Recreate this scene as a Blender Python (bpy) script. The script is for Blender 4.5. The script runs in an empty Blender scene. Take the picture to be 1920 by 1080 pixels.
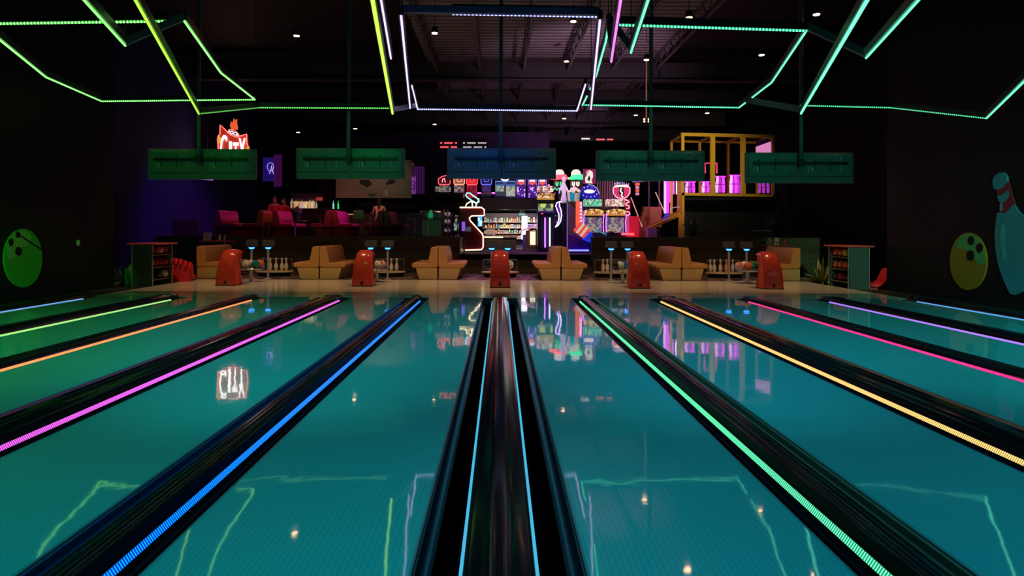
import bpy, bmesh, math, random
from mathutils import Vector, Matrix
PI = math.pi
random.seed(7)
SC = bpy.context.scene
COL = SC.collection
# ------------------------------------------------------------------ camera
F, H = 1200.0, 1.37          # focal length in pixels of a 1920 wide frame, eye height above the lanes
VX, VY = 938.0, 432.0        # where the lanes vanish
ROLL = math.radians(0.2)
cd = bpy.data.cameras.new('camera'); cam = bpy.data.objects.new('camera', cd); COL.objects.link(cam)
cd.sensor_width = 36; cd.lens = 36 * F / 1920
cd.shift_x = (960 - VX) / 1920; cd.shift_y = (VY - 540) / 1920
cd.clip_start = 0.05; cd.clip_end = 200
c_, s_ = math.cos(ROLL), math.sin(ROLL)
cam.matrix_world = Matrix(((c_, -s_, 0, 0), (0, 0, -1, 0), (s_, c_, 0, H), (0, 0, 0, 1)))
SC.camera = cam
# ------------------------------------------------------------------ view, world
SC.view_settings.view_transform = 'Standard'; SC.view_settings.look = 'None'
SC.view_settings.exposure = 0; SC.view_settings.gamma = 1; SC.view_settings.use_curve_mapping = False
w = bpy.data.worlds.new('dark_hall'); SC.world = w; w.use_nodes = True
w.node_tree.nodes['Background'].inputs[0].default_value = (0.02, 0.03, 0.05, 1)
w.node_tree.nodes['Background'].inputs[1].default_value = 0.004
cy = SC.cycles
cy.use_denoising = True; cy.sample_clamp_indirect = 2.5; cy.sample_clamp_direct = 0; cy.max_bounces = 5
cy.diffuse_bounces = 2; cy.glossy_bounces = 4; cy.caustics_reflective = False; cy.caustics_refractive = False
try: cy.use_light_tree = True
except Exception: pass

def lamp(name, kind, loc, power, color, target=None, size=0.1, angle=60, blend=0.5, sy=None):
    l = bpy.data.lights.new(name, kind); o = bpy.data.objects.new(name, l); COL.objects.link(o)
    l.energy = power; l.color = color
    if kind == 'AREA':
        l.size = size
        if sy: l.shape = 'RECTANGLE'; l.size_y = sy
    else: l.shadow_soft_size = size
    if kind == 'SPOT': l.spot_size = math.radians(angle); l.spot_blend = blend
    o.location = loc
    if target is not None:
        o.rotation_euler = (Vector(target) - Vector(loc)).to_track_quat('-Z', 'Y').to_euler()
    return o

TEAL = (0.0, 0.62, 0.72); GREEN = (0.02, 0.9, 0.22); WARM = (1.0, 0.62, 0.3)
# colour washes from the lamps above the pin deck, onto the lanes
for (x, tx, cc, pw) in ((-8.4, -8.6, (0.0, 1.0, 0.03), 0.6), (-5.0, -5.8, (0.03, 1.0, 0.30), 1.1), (-1.8, -2.2, (0.0, 0.80, 0.88), 1.35),
                        (1.8, 2.2, (0.0, 0.66, 1.0), 1.25), (5.0, 5.6, (0.0, 0.72, 0.84), 1.3), (8.4, 8.4, (0.0, 0.8, 0.6), 1.0)):
    lamp('lane_wash_lamp', 'SPOT', (x, -1.5, 4.2), 2350 * pw, cc, (tx, 13.0, 0), 0.02, 44, 1.0)
    lamp('lane_wash_lamp', 'SPOT', (x, -1.5, 4.2), 450 * pw, cc, (tx, 4.2, 0), 0.02, 80, 1.0)
# added spots: brighten the wall cut-outs, boost the LED frames' spill on the monitors
lamp('added_mural_fill', 'SPOT', (-6.0, -0.6, 3.9), 2300, (0.1, 1.0, 0.08), (-9.3, 12.2, 0.75), 0.04, 10, 0.8)
lamp('added_mural_fill', 'SPOT', (6.0, -0.6, 3.9), 2700, (0.35, 1.0, 0.55), (9.3, 11.9, 1.2), 0.04, 20, 0.8)
for x, c1, pw in ((-6.9, (0.0, 1.0, 0.06), 1.1), (-3.4, (0.0, 1.0, 0.16), 1.3), (-0.3, (0.0, 0.12, 1.0), 1.6), (3.4, (0.0, 0.8, 0.4), 1.1), (6.7, (0.0, 0.85, 0.38), 1.1)):
    lamp('led_frame_spill', 'SPOT', (x, 11.2, 3.9), 26 * pw, c1, (x, 14.4, 2.85), 0.05, 48, 0.6)
lamp('led_frame_spill', 'SPOT', (-1.6, 11.4, 3.9), 12, (0.0, 0.5, 0.9), (-2.3, 14.4, 2.85), 0.05, 30, 0.9)
# warm downlights over the approach and the seats
for x in (-7.6, -4.4, -1.4, 1.4, 4.4, 7.6):
    lamp('approach_downlight', 'SPOT', (x, 15.0, 6.4), 430, (1.0, 0.64, 0.34), (x, 16.9, 0), 0.06, 66, 0.9)
# mauve uplight on the roof deck
lamp('roof_uplight', 'SPOT', (3.2, 17.0, 3.6), 620, (0.8, 0.45, 0.7), (2.9, 22, 7.4), 0.1, 82, 0.9)
lamp('roof_uplight', 'SPOT', (4, 29.5, 3.6), 300, (0.8, 0.4, 0.75), (3, 34, 7.4), 0.1, 95, 0.9)
# arcade glow
lamp('arcade_glow', 'SPOT', (1.6, 21.6, 4.6), 240, (0.85, 0.3, 1.0), (2.6, 25.0, 1.0), 0.1, 110, 0.9)
lamp('arcade_glow', 'SPOT', (4.6, 21.8, 4.6), 200, (1.0, 0.25, 0.7), (5.2, 25.5, 1.0), 0.1, 100, 0.9)
lamp('arcade_glow', 'SPOT', (0.2, 24.5, 2.2), 120, (1.0, 0.7, 0.45), (0.4, 31, 1.5), 0.1, 110, 0.9)
lamp('seat_accent', 'SPOT', (0.2, 20.4, 5.2), 420, (0.9, 0.3, 1.0), (0.1, 18.6, 0.5), 0.1, 44, 0.9)
lamp('dining_glow', 'SPOT', (-5.6, 21.2, 4.6), 150, (1.0, 0.12, 0.2), (-6.6, 23.5, 1.4), 0.1, 100, 0.8)
lamp('dining_glow', 'SPOT', (-9.0, 25.5, 4.6), 100, (1.0, 0.1, 0.3), (-9.0, 23.5, 1.4), 0.1, 90, 0.8)
lamp('dining_glow', 'SPOT', (-2.6, 22.0, 3.6), 330, (0.6, 0.06, 1.0), (-7.6, 22.3, 1.8), 0.1, 50, 0.8)
lamp('wall_wash', 'SPOT', (-9.4, 19.5, 3.6), 22, (0.12, 0.08, 1.0), (-11.0, 22.0, 1.8), 0.1, 95, 1.0)
lamp('yellow_frame_light', 'SPOT', (5.6, 19.5, 4.6), 420, (1.0, 0.82, 0.45), (7.3, 24.2, 3.6), 0.1, 62, 0.8)

# ------------------------------------------------------------------ helpers
def unroll(px, py):
    dx, dy = px - VX, py - VY
    return dx * c_ + dy * s_, -dx * s_ + dy * c_
def P(px, py, Y):
    """the place at distance Y that the photo shows at a pixel"""
    dx, dy = unroll(px, py)
    return Vector((dx * Y / F, Y, H - dy * Y / F))
def PZ(px, py, Z):
    dx, dy = unroll(px, py)
    return P(px, py, (Z - H) * F / -dy)
def XX(px, Y): return (px - VX) * Y / F
def ZZ(py, Y, px=VX): return P(px, py, Y).z

MATS = {}
def nt(name):
    m = bpy.data.materials.new(name); m.use_nodes = True
    return m, m.node_tree.nodes, m.node_tree.links, m.node_tree.nodes['Principled BSDF']
def mat(name, col=(0.5, 0.5, 0.5), rough=0.5, metal=0.0, emit=None, strength=0.0, spec=0.5, coat=0.0, noise=0.0, nscale=20, bump=0.0):
    if name in MATS: return MATS[name]
    m, n, l, b = nt(name)
    b.inputs['Base Color'].default_value = (*col, 1); b.inputs['Roughness'].default_value = rough
    b.inputs['Metallic'].default_value = metal; b.inputs['Specular IOR Level'].default_value = spec
    b.inputs['Coat Weight'].default_value = coat; b.inputs['Coat Roughness'].default_value = 0.05
    if emit: b.inputs['Emission Color'].default_value = (*emit, 1); b.inputs['Emission Strength'].default_value = strength
    if noise or bump:
        t = n.new('ShaderNodeTexNoise'); t.inputs['Scale'].default_value = nscale; t.inputs['Detail'].default_value = 4
        tc = n.new('ShaderNodeTexCoord'); l.new(tc.outputs['Object'], t.inputs['Vector'])
        if noise:
            mx = n.new('ShaderNodeMix'); mx.data_type = 'RGBA'
            mx.inputs[6].default_value = (*[c * (1 - noise) for c in col], 1); mx.inputs[7].default_value = (*[min(1, c * (1 + noise)) for c in col], 1)
            l.new(t.outputs['Fac'], mx.inputs[0]); l.new(mx.outputs[2], b.inputs['Base Color'])
        if bump:
            bp = n.new('ShaderNodeBump'); bp.inputs['Strength'].default_value = bump; bp.inputs['Distance'].default_value = 0.01
            l.new(t.outputs['Fac'], bp.inputs['Height']); l.new(bp.outputs[0], b.inputs['Normal'])
    MATS[name] = m; return m
def glow(name, col, s): return mat(name, (0.02, 0.02, 0.02), 0.5, 0, col, s)
def math_node(n, l, op, a, bval=None, clamp=False):
    q = n.new('ShaderNodeMath'); q.operation = op; q.use_clamp = clamp
    if hasattr(a, 'is_linked'): l.new(a, q.inputs[0])
    else: q.inputs[0].default_value = a
    if bval is not None:
        if hasattr(bval, 'is_linked'): l.new(bval, q.inputs[1])
        else: q.inputs[1].default_value = bval
    return q.outputs[0]
def led_mat(name, core, edge, s, per_m=60.0):
    """an LED strip: lit dots along its length in a tinted diffuser"""
    if name in MATS: return MATS[name]
    m, n, l, b = nt(name)
    b.inputs['Base Color'].default_value = (0.03, 0.03, 0.03, 1); b.inputs['Roughness'].default_value = 0.3
    a = n.new('ShaderNodeAttribute'); a.attribute_name = 'along'
    v = math_node(n, l, 'MULTIPLY', a.outputs['Fac'], per_m * 2 * PI)
    v = math_node(n, l, 'SINE', v)
    v = math_node(n, l, 'MULTIPLY', v, 0.5); v = math_node(n, l, 'ADD', v, 0.5)
    v = math_node(n, l, 'POWER', v, 1.6)
    mx = n.new('ShaderNodeMix'); mx.data_type = 'RGBA'; mx.inputs[6].default_value = (*edge, 1); mx.inputs[7].default_value = (*core, 1)
    l.new(v, mx.inputs[0]); l.new(mx.outputs[2], b.inputs['Emission Color'])
    st = math_node(n, l, 'MULTIPLY', v, s * 1.1); st = math_node(n, l, 'ADD', st, s * 0.45)
    l.new(st, b.inputs['Emission Strength'])
    MATS[name] = m; return m
def art_mat(name, cols, scale=9, s=1.2, seed=0.0):
    """a lit printed panel or screen: patches of a few colours"""
    if name in MATS: return MATS[name]
    m, n, l, b = nt(name)
    b.inputs['Base Color'].default_value = (0.02, 0.02, 0.02, 1); b.inputs['Roughness'].default_value = 0.25
    tc = n.new('ShaderNodeTexCoord'); mp = n.new('ShaderNodeMapping'); mp.inputs['Location'].default_value = (seed, seed * 2.1, seed * 0.7)
    l.new(tc.outputs['Object'], mp.inputs['Vector'])
    v = n.new('ShaderNodeTexVoronoi'); v.inputs['Scale'].default_value = scale
    l.new(mp.outputs[0], v.inputs['Vector'])
    sep = n.new('ShaderNodeSeparateColor'); l.new(v.outputs['Color'], sep.inputs[0])
    r = n.new('ShaderNodeValToRGB'); r.color_ramp.interpolation = 'CONSTANT'
    e = r.color_ramp.elements
    while len(e) < len(cols): e.new(0.5)
    for i, c in enumerate(cols): e[i].position = i / len(cols); e[i].color = (*c, 1)
    l.new(sep.outputs[0], r.inputs[0]); l.new(r.outputs[0], b.inputs['Emission Color'])
    b.inputs['Emission Strength'].default_value = s
    MATS[name] = m; return m

class G:
    """collects shapes; obj() links them as one mesh object"""
    def __init__(s): s.v = []; s.f = []; s.a = {}
    def add(s, vs, fs):
        o = len(s.v); s.v += [tuple(v) for v in vs]; s.f += [tuple(i + o for i in f) for f in fs]; return o
    def box(s, x0, x1, y0, y1, z0, z1, M=None):
        vs = [Vector((x, y, z)) for x in (x0, x1) for y in (y0, y1) for z in (z0, z1)]
        if M: vs = [M @ v for v in vs]
        s.add(vs, [(0, 1, 3, 2), (4, 6, 7, 5), (0, 4, 5, 1), (2, 3, 7, 6), (0, 2, 6, 4), (1, 5, 7, 3)]); return s
    def prism(s, pts, axis, a, b):
        """2D outline extruded: axis 'y' -> pts are (x,z); 'x' -> (y,z); 'z' -> (x,y)"""
        def mk(p, t):
            return {'y': (p[0], t, p[1]), 'x': (t, p[0], p[1]), 'z': (p[0], p[1], t)}[axis]
        k = len(pts); s.add([mk(p, a) for p in pts] + [mk(p, b) for p in pts],
              [tuple(range(k)), tuple(range(2 * k - 1, k - 1, -1))] + [(i, (i + 1) % k, k + (i + 1) % k, k + i) for i in range(k)]); return s
    def bar(s, p, q, r, r2=None, k=8, cap=True):
        return s.tube([p, q], [r, r if r2 is None else r2], k, cap)
    def tube(s, pts, r, k=8, cap=True, closed=False):
        pts = [Vector(p) for p in pts]; n = len(pts)
        rs = r if isinstance(r, (list, tuple)) else [r] * n
        up = None; rings = []; dist = 0
        for i, p in enumerate(pts):
            t = (pts[(i + 1) % n] - pts[i - 1]) if closed else (pts[min(i + 1, n - 1)] - pts[max(i - 1, 0)])
            t = t.normalized() if t.length > 1e-9 else Vector((0, 0, 1))
            if up is None: up = t.orthogonal().normalized()
            up = (up - t * up.dot(t)); up = up.normalized() if up.length > 1e-6 else t.orthogonal().normalized()
            sd = t.cross(up)
            if i: dist += (p - pts[i - 1]).length
            o = s.add([p + (up * math.cos(2 * PI * j / k) + sd * math.sin(2 * PI * j / k)) * rs[i] for j in range(k)], [])
            for j in range(k): s.a[o + j] = dist
            rings.append(o)
        m = n if closed else n - 1
        for i in range(m):
            a, b = rings[i], rings[(i + 1) % n]
            for j in range(k): s.f.append((a + j, a + (j + 1) % k, b + (j + 1) % k, b + j))
        if cap and not closed:
            s.f.append(tuple(rings[0] + j for j in range(k))[::-1]); s.f.append(tuple(rings[-1] + j for j in range(k)))
        return s
    def lathe(s, prof, c=(0, 0, 0), k=16, M=None):
        rings = []
        for r, z in prof:
            vs = [Vector((r * math.cos(2 * PI * j / k), r * math.sin(2 * PI * j / k), z)) for j in range(k)]
            if M: vs = [M @ v for v in vs]
            rings.append(s.add([v + Vector(c) for v in vs], []))
        for a, b in zip(rings, rings[1:]):
            for j in range(k): s.f.append((a + j, a + (j + 1) % k, b + (j + 1) % k, b + j))
        s.f.append(tuple(rings[0] + j for j in range(k))[::-1]); s.f.append(tuple(rings[-1] + j for j in range(k)))
        return s
    def ball(s, c, r, k=14, q=(1, 1, 1)):
        n = k // 2
        prof = [(max(r * math.sin(PI * i / n), r * 0.01), -r * math.cos(PI * i / n)) for i in range(n + 1)]
        return s.lathe(prof, c, k, Matrix.Diagonal((q[0], q[1], q[2])))
    def pillow(s, prof, hw, rnd, x0=0.0, arch=0.0):
        """side outline (y,z) given x thickness 2*hw, edges rounded by rnd"""
        n = len(prof); P2 = [Vector(p) for p in prof]
        area = sum(P2[i].x * P2[(i + 1) % n].y - P2[(i + 1) % n].x * P2[i].y for i in range(n))
        sg = 1 if area > 0 else -1
        nor = []
        for i in range(n):
            t = (P2[(i + 1) % n] - P2[i - 1]); nor.append(Vector((-t.y, t.x)).normalized() * sg)
        st = []
        for q in (0, 18, 38, 60, 90): st.append((-hw + rnd * (1 - math.cos(math.radians(q))) * 1.0, 0)) if False else None
        angs = [0, 20, 40, 65, 90]
        sl = [(-hw + rnd * (1 - math.sin(math.radians(90 - a))) if False else -hw + rnd * (1 - math.cos(math.radians(a))), rnd * (1 - math.sin(math.radians(a)))) for a in angs]
        sl = sl + [(-x, d) for x, d in sl[::-1]]
        def wt(z): return 1.0 if not arch else min(1.0, 0.12 + 1.3 * z / arch)
        def tx(z): return 1.0 if not arch else 1.0 - 0.24 * max(0.0, z / arch) ** 2.2
        rings = [s.add([(x0 + x * tx(P2[i].y), P2[i].x + nor[i].x * d * wt(P2[i].y), (P2[i].y + nor[i].y * d * wt(P2[i].y)) if P2[i].y > 0.001 else 0.0) for i in range(n)], []) for x, d in sl]
        for a, b in zip(rings, rings[1:]):
            for j in range(n): s.f.append((a + j, a + (j + 1) % n, b + (j + 1) % n, b + j))
        s.f.append(tuple(rings[0] + j for j in range(n))[::-1]); s.f.append(tuple(rings[-1] + j for j in range(n)))
        return s
    def obj(s, name, m, parent=None, smooth=False, bevel=0.0, seg=2, sub=0):
        me = bpy.data.meshes.new(name); me.from_pydata(s.v, [], s.f)
        if s.a:
            at = me.attributes.new('along', 'FLOAT', 'POINT')
            for i, d in s.a.items(): at.data[i].value = d
        bm = bmesh.new(); bm.from_mesh(me); bmesh.ops.recalc_face_normals(bm, faces=bm.faces); bm.to_mesh(me); bm.free()
        me.materials.append(m)
        if smooth:
            for p in me.polygons: p.use_smooth = True
            try: me.set_sharp_from_angle(angle=math.radians(smooth if smooth is not True else 45))
            except Exception: pass
        o = bpy.data.objects.new(name, me); COL.objects.link(o)
        if parent: o.parent = parent; o.matrix_parent_inverse = Matrix.Translation(parent.location).inverted() if False else Matrix()
        if bevel:
            b = o.modifiers.new('edge', 'BEVEL'); b.width = bevel; b.segments = seg; b.limit_method = 'ANGLE'; b.angle_limit = math.radians(35)
        if sub:
            b = o.modifiers.new('smooth', 'SUBSURF'); b.levels = sub; b.render_levels = sub
        return o
def tag(o, label=None, cat=None, group=None, kind=None):
    if label: o['label'] = label
    if cat: o['category'] = cat
    if group: o['group'] = group
    if kind: o['kind'] = kind
    return o
def thing(name, loc, label, cat, group=None, rz=0.0):
    o = bpy.data.objects.new(name, None); COL.objects.link(o); o.location = loc; o.rotation_euler = (0, 0, rz); o.empty_display_size = 0.1
    return tag(o, label, cat, group)
def copy_tree(o, parent=None):
    c = o.copy(); COL.objects.link(c); c.parent = parent
    for ch in [k for k in bpy.data.objects if k.parent == o]: copy_tree(ch, c)
    return c
def struct(o): o['kind'] = 'structure'; return o
ORD = ['first', 'second', 'third', 'fourth', 'fifth', 'sixth', 'seventh', 'eighth', 'ninth', 'tenth', 'eleventh', 'twelfth', 'thirteenth', 'fourteenth', 'fifteenth',
       'sixteenth', 'seventeenth', 'eighteenth', 'nineteenth', 'twentieth', 'twenty-first', 'twenty-second', 'twenty-third', 'twenty-fourth']
def from_left(i): return 'leftmost' if i == 0 else ORD[i] + ' from the left'
def text(name, s, m, parent, loc, size, rot=(PI / 2, 0, 0), ext=0.006, align='CENTER'):
    cu = bpy.data.curves.new(name, 'FONT'); cu.body = s; cu.size = size; cu.extrude = ext; cu.align_x = align; cu.align_y = 'CENTER'
    o = bpy.data.objects.new(name, cu); COL.objects.link(o); o.location = loc; o.rotation_euler = rot; o.parent = parent
    cu.materials.append(m)
    me = bpy.data.meshes.new_from_object(o); q = bpy.data.objects.new(name, me); COL.objects.link(q); q.location = loc; q.rotation_euler = rot; q.parent = parent
    bpy.data.objects.remove(o); return q
def hang(t, x=0.0, y=0.0, z0=0.0, r=0.01, m=None):
    top = 7.37 if -2.6 < t.location.x + x < 5.6 else 7.41
    G().bar((x, y, z0), (x, y, top - t.location.z), r, k=6).obj('hanger', m or M_DARKMET, t)

# ------------------------------------------------------------------ materials
def lane_material():
    m, n, l, b = nt('lane_boards')
    tc = n.new('ShaderNodeTexCoord'); sp = n.new('ShaderNodeSeparateXYZ'); l.new(tc.outputs['Object'], sp.inputs[0])
    u = math_node(n, l, 'MULTIPLY', sp.outputs['X'], 1 / 0.0272)
    fr = math_node(n, l, 'FRACT', u)
    d = math_node(n, l, 'SUBTRACT', fr, 0.5); d = math_node(n, l, 'ABSOLUTE', d)
    line = math_node(n, l, 'GREATER_THAN', d, 0.455)
    no = n.new('ShaderNodeTexNoise'); no.inputs['Scale'].default_value = 1.4; l.new(tc.outputs['Object'], no.inputs['Vector'])
    mx = n.new('ShaderNodeMix'); mx.data_type = 'RGBA'; mx.inputs[6].default_value = (0.52, 0.54, 0.52, 1); mx.inputs[7].default_value = (0.58, 0.60, 0.58, 1)
    l.new(no.outputs['Fac'], mx.inputs[0])
    m2 = n.new('ShaderNodeMix'); m2.data_type = 'RGBA'; m2.inputs[7].default_value = (0.33, 0.35, 0.34, 1)
    l.new(line, m2.inputs[0]); l.new(mx.outputs[2], m2.inputs[6]); l.new(m2.outputs[2], b.inputs['Base Color'])
    b.inputs['Roughness'].default_value = 0.035; b.inputs['Specular IOR Level'].default_value = 0.85
    b.inputs['Coat Weight'].default_value = 0.0
    n2 = n.new('ShaderNodeTexNoise'); n2.inputs['Scale'].default_value = 2.2; n2.inputs['Detail'].default_value = 3; l.new(tc.outputs['Object'], n2.inputs['Vector'])
    bp = n.new('ShaderNodeBump'); bp.inputs['Strength'].default_value = 0.10; bp.inputs['Distance'].default_value = 0.012
    l.new(n2.outputs['Fac'], bp.inputs['Height']); l.new(bp.outputs[0], b.inputs['Normal'])
    return m
M_LANE = lane_material()
def plank_material(name, c1, c2, width=0.18, rough=0.5, axis='Z', rnd=True):
    m, n, l, b = nt(name)
    tc = n.new('ShaderNodeTexCoord'); sp = n.new('ShaderNodeSeparateXYZ'); l.new(tc.outputs['Object'], sp.inputs[0])
    u = math_node(n, l, 'MULTIPLY', sp.outputs[axis], 1 / width); fl = math_node(n, l, 'FLOOR', u); fr = math_node(n, l, 'FRACT', u)
    wn = n.new('ShaderNodeTexWhiteNoise'); wn.noise_dimensions = '1D'; l.new(fl, wn.inputs['W'])
    no = n.new('ShaderNodeTexNoise'); no.inputs['Scale'].default_value = 3
    mp = n.new('ShaderNodeMapping'); mp.inputs['Scale'].default_value = (0.6, 1, 14) if axis == 'Z' else (14, 0.6, 1)
    l.new(tc.outputs['Object'], mp.inputs[0]); l.new(mp.outputs[0], no.inputs['Vector'])
    f = math_node(n, l, 'ADD', wn.outputs['Value'], no.outputs['Fac']); f = math_node(n, l, 'MULTIPLY', f, 0.55, True)
    mx = n.new('ShaderNodeMix'); mx.data_type = 'RGBA'; mx.inputs[6].default_value = (*c1, 1); mx.inputs[7].default_value = (*c2, 1); l.new(f, mx.inputs[0])
    ln = math_node(n, l, 'LESS_THAN', fr, 0.04)
    m2 = n.new('ShaderNodeMix'); m2.data_type = 'RGBA'; m2.inputs[7].default_value = (*[c * 0.3 for c in c1], 1); l.new(ln, m2.inputs[0]); l.new(mx.outputs[2], m2.inputs[6])
    l.new(m2.outputs[2], b.inputs['Base Color']); b.inputs['Roughness'].default_value = rough
    return m
M_APPR = plank_material('approach_maple', (0.76, 0.66, 0.52), (0.84, 0.73, 0.58), 0.06, 0.16, 'X')
M_WOODWALL = plank_material('dark_plank_wall', (0.08, 0.05, 0.03), (0.20, 0.125, 0.07), 0.16, 0.55, 'Z')
M_STEP = plank_material('step_planks', (0.12, 0.08, 0.055), (0.24, 0.165, 0.11), 0.19, 0.45, 'Z')
def carpet_material(name, base, flecks, scale=9):
    m, n, l, b = nt(name)
    tc = n.new('ShaderNodeTexCoord'); v = n.new('ShaderNodeTexVoronoi'); v.inputs['Scale'].default_value = scale
    l.new(tc.outputs['Object'], v.inputs['Vector'])
    sep = n.new('ShaderNodeSeparateColor'); l.new(v.outputs['Color'], sep.inputs[0])
    r = n.new('ShaderNodeValToRGB'); r.color_ramp.interpolation = 'CONSTANT'; e = r.color_ramp.elements
    cols = [base, base] + flecks
    while len(e) < len(cols): e.new(0.5)
    for i, c in enumerate(cols): e[i].position = i / len(cols); e[i].color = (*c, 1)
    l.new(sep.outputs[1], r.inputs[0]); l.new(r.outputs[0], b.inputs['Base Color']); b.inputs['Roughness'].default_value = 0.9
    return m
M_CARPET = carpet_material('patterned_carpet', (0.02, 0.015, 0.015), [(0.35, 0.13, 0.04), (0.26, 0.17, 0.12), (0.05, 0.05, 0.15)])
M_CARPET2 = carpet_material('arcade_carpet', (0.10, 0.06, 0.12), [(0.25, 0.12, 0.2), (0.2, 0.16, 0.2)], 5)
M_BLACK = mat('black_paint', (0.006, 0.006, 0.008), 0.6, spec=0.3)
M_NAVY = mat('navy_wall_paint', (0.03, 0.03, 0.16), 0.8, spec=0.2)
M_DARKWALL = mat('charcoal_wall_paint', (0.012, 0.010, 0.014), 0.8, spec=0.2)
M_PLAST = mat('glossy_black_plastic', (0.008, 0.008, 0.012), 0.12, spec=0.5, bump=0.05, nscale=3)
M_GUT = mat('gutter_black_plastic', (0.02, 0.02, 0.035), 0.22, spec=0.5, bump=0.05, nscale=3)
M_EDGE = mat('led_catch_grey', (0.28, 0.28, 0.30), 0.3)
M_TAN = mat('tan_vinyl', (0.60, 0.27, 0.085), 0.42, noise=0.12, nscale=6)
M_TANB = mat('tan_vinyl_base', (0.56, 0.36, 0.15), 0.5)
M_HOOD = mat('red_gloss_shell', (0.70, 0.06, 0.04), 0.16, coat=0.4)
M_CHROME = mat('chrome', (0.7, 0.72, 0.74), 0.18, 1.0)
M_STEEL = mat('satin_steel', (0.55, 0.6, 0.62), 0.35, 0.6)
M_BLUEL = glow('blue_led_cup', (0.04, 0.28, 1.0), 3.5)
M_WHITE = mat('white_gloss', (0.8, 0.78, 0.74), 0.25)
M_RED = mat('red_plastic', (0.7, 0.03, 0.03), 0.4)
M_TV = mat('monitor_back_plastic', (0.22, 0.24, 0.24), 0.35)
M_TVD = mat('monitor_recess_plastic', (0.08, 0.085, 0.085), 0.5)
M_CABLE = mat('grey_cable', (0.45, 0.5, 0.5), 0.5)
M_YEL = mat('yellow_steel_paint', (0.80, 0.48, 0.05), 0.4)
M_DARKMET = mat('dark_metal', (0.03, 0.03, 0.035), 0.4, 0.3)

# ------------------------------------------------------------------ room shell
Y0, YF = -2.5, 44.0
FOUL = 13.05; APE = 17.55; STEPY = 20.8
struct(G().box(-14, 14, Y0, STEPY + 0.05, -0.35, -0.10).obj('floor', M_BLACK))
struct(G().box(-9.1, 9.1, APE, STEPY + 0.02, -0.10, -0.004).obj('floor.001', M_CARPET))
tag(G().box(-8.36, 8.36, FOUL + 0.004, APE, -0.10, 0.0).obj('floor.002', M_APPR), kind='structure')
struct(G().box(-9.3, -8.61, Y0, 15.4, -0.34, -0.03).obj('floor.003', mat('side_floor', (0.02, 0.02, 0.025), 0.45)))
struct(G().box(8.61, 9.3, Y0, 15.4, -0.34, -0.03).obj('floor.004', mat('side_floor', (0.02, 0.02, 0.025), 0.45)))
for k, sx in enumerate((-1, 1)):
    a, b_ = sorted((sx * 8.37, sx * 11.2))
    struct(G().box(a, b_, 15.4, 20.85, -0.34, -0.30).obj('floor.%03d' % (5 + k), M_CARPET))
# side walls: the mural bay nearer the pins, a recess beyond
for nm, sx in (('wall_left', -1), ('wall_right', 1)):
    struct(G().box(min(sx * 9.3, sx * 11.6), max(sx * 9.3, sx * 11.6), Y0, 15.4, -0.35, 7.6).obj(nm, M_BLACK))
struct(G().box(-11.6, -11.2, 15.4, YF, -0.35, 7.6).obj('wall_left.001', M_NAVY))
struct(G().box(11.2, 11.6, 15.4, YF, -0.35, 7.6).obj('wall_right.001', M_DARKWALL))
struct(G().box(-11.6, 11.6, YF, YF + 0.3, -0.35, 7.6).obj('wall_back', M_DARKWALL))
struct(G().box(-11.6, 11.6, Y0 - 0.3, Y0, -0.35, 7.6).obj('wall_front', M_BLACK))
tag(G().box(-9.3, 9.3, -1.12, -1.06, 4.086, 5.6).obj('wash_cutoff_board', M_BLACK), 'added unseen black board that cuts the lane wash off at the foul line', 'light blocker')  # added behind the camera to stop the wash lamps at the foul line
# roof deck with ribs
def deck_material():
    m, n, l, b = nt('ribbed_roof_deck')
    b.inputs['Base Color'].default_value = (0.32, 0.3, 0.32, 1); b.inputs['Roughness'].default_value = 0.6
    tc = n.new('ShaderNodeTexCoord'); wv = n.new('ShaderNodeTexWave'); wv.bands_direction = 'Y'; wv.inputs['Scale'].default_value = 1.05
    l.new(tc.outputs['Object'], wv.inputs['Vector'])
    mx = n.new('ShaderNodeMix'); mx.data_type = 'RGBA'; mx.inputs[6].default_value = (0.10, 0.09, 0.10, 1); mx.inputs[7].default_value = (0.36, 0.33, 0.36, 1)
    l.new(wv.outputs['Fac'], mx.inputs[0]); l.new(mx.outputs[2], b.inputs['Base Color'])
    bp = n.new('ShaderNodeBump'); bp.inputs['Distance'].default_value = 0.05; l.new(wv.outputs['Fac'], bp.inputs['Height']); l.new(bp.outputs[0], b.inputs['Normal'])
    return m
M_DECK = deck_material()
struct(G().box(-11.6, 11.6, Y0, YF, 7.4, 7.6).obj('ceiling', M_BLACK))
struct(G().box(-2.6, 5.6, 14.0, 43.0, 7.36, 7.40).obj('ceiling.001', M_DECK))
for i, (y, z0, z1) in enumerate(((22.0, 6.5, 7.1), (27.2, 6.75, 7.36), (32.0, 6.6, 7.3), (37.5, 6.6, 7.3))):
    g = G(); g.box(-11.2, 11.2, y - 0.16, y + 0.16, z0, z0 + 0.05); g.box(-11.2, 11.2, y - 0.16, y + 0.16, z1 - 0.05, z1); g.box(-11.2, 11.2, y - 0.02, y + 0.02, z0, z1)
    tag(g.obj('ceiling_beam' + ('.%03d' % i if i else ''), mat('girder_paint', (0.05, 0.045, 0.05), 0.5)), kind='structure')
for i in range(6):
    x = -2.2 + i * 1.5; g = G()
    g.box(x - 0.04, x + 0.04, 14, 42, 7.28, 7.35); g.box(x - 0.04, x + 0.04, 14, 42, 6.85, 6.90)
    y = 14.0
    while y < 41.5:
        g.bar((x, y, 6.88), (x, y + 0.4, 7.3), 0.018, k=5); g.bar((x, y + 0.4, 7.3), (x, y + 0.8, 6.88), 0.018, k=5); y += 0.8
    tag(g.obj('ceiling_joist' + ('.%03d' % i if i else ''), mat('joist_paint', (0.10, 0.09, 0.10), 0.5)), kind='structure')

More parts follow.
